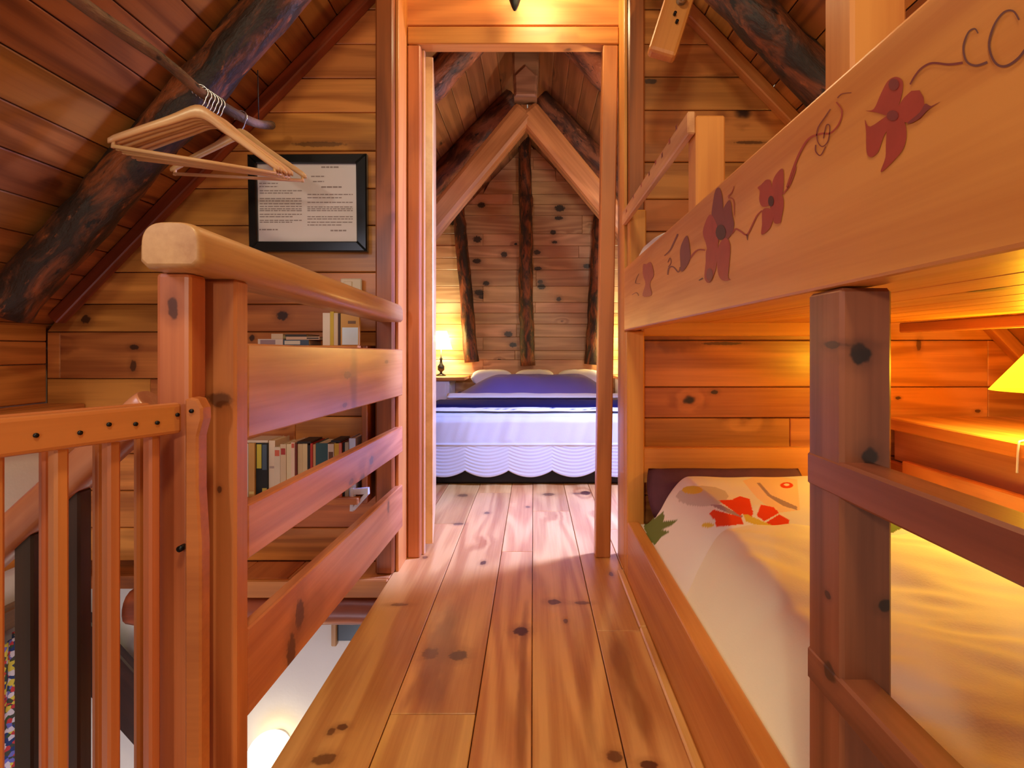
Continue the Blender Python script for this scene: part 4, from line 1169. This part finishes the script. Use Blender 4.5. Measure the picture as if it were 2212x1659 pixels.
# bedding of the lower bunk
def in_poly(x, y, poly):
    r = False
    n = len(poly)
    for i in range(n):
        x0, y0 = poly[i - 1]; x1, y1 = poly[i]
        if (y0 > y) != (y1 > y) and x < (x1 - x0) * (y - y0) / (y1 - y0) + x0:
            r = not r
    return r
oP, sP = (1300, 680), 3.318
def tp(pp): return [(oP[0] + x / sP, oP[1] + y / sP) for x, y in pp]
RED, GRN, YEL, LIL, PCH, GRY, WHT = (srgb(232, 70, 30)[:3], srgb(112, 122, 62)[:3], srgb(226, 190, 70)[:3], srgb(170, 140, 140)[:3], srgb(244, 206, 170)[:3], srgb(206, 190, 176)[:3], srgb(238, 226, 214)[:3])
shapes = [(tp([(1010, 1190), (1120, 1150), (1260, 1160), (1400, 1180), (1420, 1400), (1250, 1420), (1110, 1310)]), PCH),
          (tp(blob(720, 1300, 190, 75)), GRY),
          (tp(blob(650, 1255, 75, 30)), YEL), (tp(blob(760, 1508, 45, 18)), YEL),
          (tp([(1110, 1205), (1135, 1205), (1210, 1290), (1400, 1375), (1400, 1400), (1300, 1370), (1190, 1300)]), LIL),
          (tp([(770, 1360), (850, 1360), (1010, 1440), (1000, 1460), (880, 1410)]), LIL),
          (tp([(835, 1330), (950, 1325), (1020, 1420), (990, 1440)]), RED),
          (tp([(940, 1320), (990, 1300), (1060, 1320), (1085, 1420), (1075, 1450), (1010, 1430)]), RED),
          (tp([(765, 1430), (800, 1395), (1000, 1450), (1020, 1500), (820, 1520), (810, 1470)]), RED),
          (tp([(1140, 1360), (1235, 1380), (1270, 1420), (1165, 1480), (1110, 1440)]), RED),
          (tp([(1175, 1490), (1270, 1430), (1345, 1470), (1340, 1500), (1270, 1520), (1200, 1515)]), RED),
          (tp([(1010, 1430), (1040, 1430), (1200, 1500), (1240, 1520), (1150, 1520), (1030, 1480)]), YEL),
          (tp(blob(1325, 1222, 48, 22)), RED), (tp(blob(1325, 1218, 20, 9)), WHT),
          (tp([(300, 1520), (330, 1440), (370, 1430), (380, 1460), (440, 1410), (450, 1450), (440, 1480), (545, 1470), (500, 1510), (430, 1540), (490, 1555), (430, 1590), (380, 1650), (340, 1620)]), GRN),
          ([(1895, 1120), (1940, 1118), (1960, 1135), (1930, 1150), (1895, 1150)], GRN),
          ([(2010, 1120), (2060, 1110), (2090, 1150), (2040, 1160)], RED)]
shapes_q = [(p, c_, (min(a[0] for a in p), max(a[0] for a in p), min(a[1] for a in p), max(a[1] for a in p))) for p, c_ in shapes]
def pillow_col(v):
    x = CX + F * v.x / v.y; y = CY - F * (v.z - EYE) / v.y
    c = WHT
    for poly, col, q in shapes_q:
        if q[0] < x < q[1] and q[2] < y < q[3] and in_poly(x, y, poly): c = col
    return c
def pillow_fn(u, v):
    X = 0.3687 + 0.891 * u; Y = 1.30 + 0.63 * v
    e = min(sm(0, 0.16, u), 1) * min(sm(0, 0.16, 1 - u), 1)
    ev = min(sm(0.0, 0.30, v), 1) * min(sm(0, 0.18, 1 - v), 1)
    z = 0.194 + 0.189 * (e ** 0.7) * (0.75 * ev ** 0.6 + 0.25 * sm(0, .1, 1 - v)) 
    z += 0.006 * noise.noise(V((X * 7, Y * 7, 0))) * e
    return V((X, Y, z))
pl = surf('pillow', pillow_fn, 330, 290, M_PRINT, None, None, 0.0, pillow_col)
tag(pl, 'cream pillow printed with orange red flowers and green leaves on the lower bunk', 'pillow')
def duvet_fn(u, v):
    X = 0.3687 + 0.894 * u; Y = 0.06 + (1.33 + 0.07 * sm(0, 0.3, u)) * v
    e = sm(0.0, 0.15, u) ** 0.8 * sm(0, 0.05, 1 - u)
    z = 0.194 + 0.126 * e + 0.03 * sm(0.7, 1.0, v) * e
    f = 0.016 * noise.noise(V((X * 3.2 - Y * 1.5, Y * 6.5 + X * 2.5, 1.3))) + 0.007 * noise.noise(V((X * 9, Y * 20 + X * 8, 4.4)))
    z += f * e - 0.03 * sm(0.94, 1.0, v) * 0
    return V((X, Y, z))
dv = surf('duvet', duvet_fn, 130, 190, M_SHEET)
tag(dv, 'rumpled ivory duvet covering the lower bunk mattress', 'duvet')
mt = bbox('mattress', (0.40, 0.05, 0.06), (1.27, 1.94, 0.198), M_WHITE, None, 0.02, 'Y', 2)
tag(mt, 'white mattress under the ivory duvet of the lower bunk', 'mattress')
def cushion(name, c, sx, sy, sz, mat, lab, cat, rot=0.0, tilt=0.0, sd=0, group=None, puff=0.5):
    vs, fs = [], []
    n = 22
    M = Matrix.Translation(V(c)) @ Matrix.Rotation(rot, 4, 'Z') @ Matrix.Rotation(tilt, 4, 'X')
    for s in (1, -1):
        for j in range(n + 1):
            for i in range(n + 1):
                u = -1 + 2 * i / n; v = -1 + 2 * j / n
                e = max(0.0, (1 - u ** 4) * (1 - v ** 4)) ** puff
                pin = 1 - 0.06 * (1 - abs(u)) * abs(v) ** 3
                z = s * sz / 2 * e * (1 + 0.12 * noise.noise(V((u * 2 + sd, v * 2, s))))
                vs.append((u * sx / 2 * (1 - 0.05 * (1 - v * v) * abs(u) ** 3 * -1), v * sy / 2 * pin, z))
    m_ = (n + 1) ** 2
    for s in (0, 1):
        for j in range(n):
            for i in range(n):
                a = s * m_ + j * (n + 1) + i
                q = (a, a + 1, a + n + 2, a + n + 1)
                fs.append(q if s == 0 else q[::-1])
    me = mesh(name, vs, fs)
    bm = bmesh.new(); bm.from_mesh(me); bmesh.ops.remove_doubles(bm, verts=bm.verts[:], dist=1e-5); bm.to_mesh(me); bm.free()
    o = put(name, me, M, mat, None, True)
    return tag(o, lab, cat, group)
cushion('pillow', (0.66, 1.885, 0.315), 0.52, 0.17, 0.10, M_PLUM, 'plum patterned pillow peeping out behind the flowered pillow', 'pillow', 0.0, math.radians(58), 3)
cushion('pillow', (0.56, 1.72, 1.09), 0.40, 0.40, 0.17, M_WHITE, 'white pillow on the upper bunk showing over its painted side board', 'pillow', 0.1, 0.0, 5)
um = bbox('mattress', (0.365, 0.05, 0.913), (1.25, 1.92, 1.01), M_WHITE, None, 0.02, 'Y', 2)
tag(um, 'white mattress of the upper bunk behind the painted board', 'mattress')

# shelf unit beyond the mattress and its lamp
cab = thing('bedside_ledge', 'long wooden ledge beside the lower bunk carrying the yellow lamp', 'ledge', (1.5, 1.2, 0))
bbox('ledge_top', (1.30, 0.1, 0.508), (2.04, 2.075, 0.550), W_CASE, cab, 0.004, 'Y')
bbox('ledge_panel', (1.345, 0.1, 0.39), (1.365, 2.07, 0.508), W_RAIL, cab, 0.002, 'Y')
bbox('ledge_base', (1.305, 0.1, 0.01), (1.33, 2.07, 0.392), W_NEWEL, cab, 0.003, 'Y')
lmp = thing('table_lamp', 'glowing yellow cone shaded lamp on the ledge beside the lower bunk', 'lamp', (1.367, 1.45, 0.55))
LX, LY = 1.367, 1.45
lathe('foot', [(0.0, 0.5505), (0.045, 0.5505), (0.05, 0.558), (0.03, 0.57), (0.014, 0.578), (0.012, 0.60), (0.022, 0.625), (0.026, 0.645), (0.014, 0.668), (0.009, 0.69), (0.0, 0.69)], (LX, LY, 0), M_CHROME, lmp, 24)
lathe('shade', [(0.140, 0.690), (0.046, 0.812)], (LX, LY, 0), M_SHADE_Y, lmp, 32, True, True)
tube('cord', smooth_path([(1.36, 1.49, 0.556), (1.335, 1.495, 0.556), (1.31, 1.490, 0.554), (1.296, 1.484, 0.545), (1.294, 1.486, 0.47)], 5), 0.003, M_WBRACK, lmp, 6)
light('bunk_lamp_bulb', 'POINT', (LX, LY, 0.745), 26, WARM2, 0.035)

# ------------------------------------------------------------------ bedroom furniture
bed = thing('double_bed', 'low double bed with a black base in the bedroom', 'bed', (0, 4.2, 0))
bbox('bed_base', (-0.67, 3.30, 0.004), (0.67, 5.10, 0.20), M_BASE, bed, 0.01)
bbox('mattress', (-0.70, 3.29, 0.20), (0.70, 5.10, 0.41), M_WHITE, bed, 0.04, 'Y', 3)
bbox('headboard', (-0.72, 5.11, 0.004), (0.72, 5.16, 0.50), W_GABLE, bed, 0.006, 'X')
def scal(X): return 0.042 * (1 - abs(math.sin(math.pi * (X + 0.40) / 0.255)) ** 0.8)
def quilt_fn(u, v):
    X = -0.735 + 1.47 * u
    if v < 0.28:                       # on top of the bed
        t = v / 0.28
        Y = 3.95 - t * 0.67; z = 0.425 - 0.012 * t ** 6
        return V((X, Y, z + 0.004 * noise.noise(V((X * 5, Y * 5, 0)))))
    t = (v - 0.28) / 0.72
    zb = 0.052 + scal(X)
    zt = 0.412
    z = zt - (zt - zb) * t
    Y = 3.275 - 0.020 * sm(0, 0.12, t)
    Y -= 0.004 * noise.noise(V((X * 18 - z * 6, z * 3, 2.0))) * (1 - sm(0.42, 0.5, t))
    Y -= 0.006 * noise.noise(V((X * 4, z * 4, 7.0)))
    if z < 0.238:
        Y -= 0.0008 * math.sin(2 * math.pi * (z - 0.8 * scal(X)) / 0.020)
    Y -= 0.005 * math.exp(-((z - 0.243) / 0.005) ** 2)
    return V((X, Y, z))
q = surf('quilt', quilt_fn, 240, 130, M_QUILT, None, None, 0.004)
tag(q, 'white quilted bedspread with a scalloped hem hanging over the foot of the double bed', 'bedspread')
def strip_fn(u, v):
    X = -0.71 + 1.42 * u; Y = 3.30 + 0.16 * v
    return V((X, Y, 0.437 + 0.008 * math.sin(math.pi * v) + 0.004 * noise.noise(V((X * 6, Y * 6, 3)))))
sp = surf('folded_sheet', strip_fn, 60, 8, M_PRINT, None, None, 0.005, lambda v: srgb(70, 76, 140)[:3] if noise.noise(V((v.x * 30, v.y * 40, 0))) > 0.42 else srgb(226, 228, 236)[:3])
tag(sp, 'pale folded sheet edge with small blue motifs below the navy throw', 'sheet')
def throw_fn(u, v):
    X = (-0.66 + 0.10 * v) + (1.35 - 0.10 * v) * u; Y = 3.42 + 0.52 * v
    return V((X, Y, 0.443 + 0.026 * math.sin(math.pi * min(1, v * 1.3)) ** 0.5 + 0.004 * noise.noise(V((X * 7, Y * 7, 8)))))
tag(surf('throw', throw_fn, 60, 20, M_NAVY, None, None, 0.012), 'navy blue throw folded across the double bed', 'throw')
def fold_fn(u, v):
    X = -0.62 + 1.32 * u; Y = 3.96 + 0.16 * v
    return V((X, Y, 0.462 + 0.020 * math.sin(math.pi * v) * (1 + 0.5 * noise.noise(V((X * 5, 0, 2))))))
tag(surf('turned_sheet', fold_fn, 60, 10, M_WHITE, None, None, 0.01), 'white turned down sheet between the navy throw and the violet cover', 'sheet')
def mound_fn(u, v):
    X = -0.66 + 1.34 * u; Y = 4.08 + 0.86 * v
    e = sm(0, 0.28, u) * sm(0, 0.22, 1 - u) * sm(-0.05, 0.45, v) * sm(0, 0.12, 1.02 - v)
    return V((X, Y, 0.425 + 0.160 * e ** 0.8 + 0.012 * noise.noise(V((X * 6 + Y * 3, Y * 3, 6))) * e))
tag(surf('bed_cover', mound_fn, 70, 50, M_VIOLET, None, None, 0.012), 'puffed violet cover over the pillows of the double bed', 'bed cover')
for (xa, xb, lab, sd) in ((1020, 1106, 'white pillow at the head of the bed, left of three', 1), (1112, 1197, 'white pillow at the head of the bed, middle of three', 2), (1205, 1300, 'brightly lit white pillow at the head of the bed, right of three', 3)):
    xm = ((xa + xb) / 2 - CX) * 4.99 / F
    cushion('pillow', (xm, 5.0, 0.545), (xb - xa) * 4.99 / F, 0.16, 0.15, M_WHITE, lab, 'pillow', 0.0, 0.0, sd, 'white pillows of the double bed')
ns = thing('nightstand', 'white bedside cabinet with a wooden top left of the double bed', 'nightstand', (-0.9, 4.95, 0))
bbox('top', (-1.25, 4.72, 0.535), (-0.585, 5.19, 0.562), W_CASE, ns, 0.004)
bbox('cabinet', (-1.23, 4.75, 0.004), (-0.72, 5.18, 0.534), M_WBRACK, ns, 0.004)
bbox('drawer', (-1.20, 4.741, 0.33), (-0.75, 4.749, 0.51), M_WBRACK, ns, 0.002)
lathe('knob', [(0.0, 0.0), (0.012, 0.003), (0.012, 0.012), (0, 0.014)], (-0.97, 4.733, 0.42), M_IRON, ns, 12)
def bed_lamp(X, Y, lab):
    t = thing('table_lamp', lab, 'lamp', (X, Y, 0.562))
    lathe('foot', [(0.0, 0.563), (0.045, 0.563), (0.042, 0.572), (0.012, 0.585), (0.012, 0.60), (0.03, 0.615), (0.03, 0.65), (0.014, 0.672), (0.010, 0.70), (0.014, 0.715), (0.006, 0.73), (0.006, 0.80), (0.0, 0.80)], (X, Y, 0), M_IRON, t, 20)
    lathe('shade', [(0.102, 0.80), (0.052, 0.968)], (X, Y, 0), M_SHADE_W, t, 28, True, True)
    light('bedside_bulb', 'POINT', (X, Y, 0.90), 25, (1.0, 0.93, 0.58), 0.03)
bed_lamp((952 - CX) * 5.0 / F, 5.02, 'small lit table lamp with a white shade left of the double bed')
ns2 = thing('nightstand', 'bedside cabinet right of the double bed hidden by the door jamb', 'nightstand', (0.95, 4.95, 0))
bbox('top', (0.74, 4.72, 0.535), (1.20, 5.19, 0.562), W_CASE, ns2, 0.004)
bbox('cabinet', (0.76, 4.75, 0.004), (1.18, 5.18, 0.534), M_WBRACK, ns2, 0.004)
bed_lamp(0.86, 4.98, 'table lamp right of the double bed hidden by the door jamb')

# ------------------------------------------------------------------ seen below through the stair opening
gl = thing('globe_lamp', 'glowing round lamp on the white wall below the gangway', 'lamp', px(582, 1632, 2.11))
c = px(582, 1632, 2.11)
lathe('globe', [(0.082 * math.sin(math.pi * k / 14), c.z - 0.082 * math.cos(math.pi * k / 14)) for k in range(15)], (c.x, c.y, 0), M_GLOBE, gl, 28)
tube('base', [(c.x, 2.20, c.z), (c.x, 2.185, c.z)], 0.04, M_WBRACK, gl, 20)
light('globe_bulb', 'POINT', (c.x + 0.02, c.y - 0.14, c.z + 0.03), 0.10, (1.0, 0.80, 0.46), 0.08)
wf = thing('picture_frame', 'wood framed dark panel on the white wall below the landing', 'frame', px(752, 1360, 2.19))
a = px(718, 1382, 2.19); b = px(800, 1326, 2.19)
bbox('frame_bar', (a.x, 2.175, a.z - 0.02), (a.x + 0.02, 2.199, b.z), W_STRUT, wf, 0.003, 'Z')
bbox('frame_bar', (a.x + 0.02, 2.175, b.z - 0.016), (b.x, 2.199, b.z), W_STRUT, wf, 0.003)
bbox('panel', (a.x + 0.02, 2.19, a.z - 0.004), (b.x, 2.199, b.z - 0.016), M_BLACK, wf, 0)
def curt_fn(u, v):
    X = -1.795 + 0.02 * math.sin(u * 26) + 0.01 * math.sin(u * 61 + v * 3); Y = 1.45 + 0.55 * u
    return V((X, Y, -0.19 - 0.75 * v))
cu = surf('curtain', curt_fn, 90, 30, M_FLORAL, None, None, 0.004)
tag(cu, 'multicoloured patterned curtain hanging below the stairs on the left wall', 'curtain')
pl_ = beam('sloping_board', px(150, 1360, 2.12), px(360, 1595, 2.12), 0.04, 0.19, W_DARK, None, (0, 0, 1), 0.005)
tag(pl_, 'dark sloping board on the white wall below the stairs', 'board')
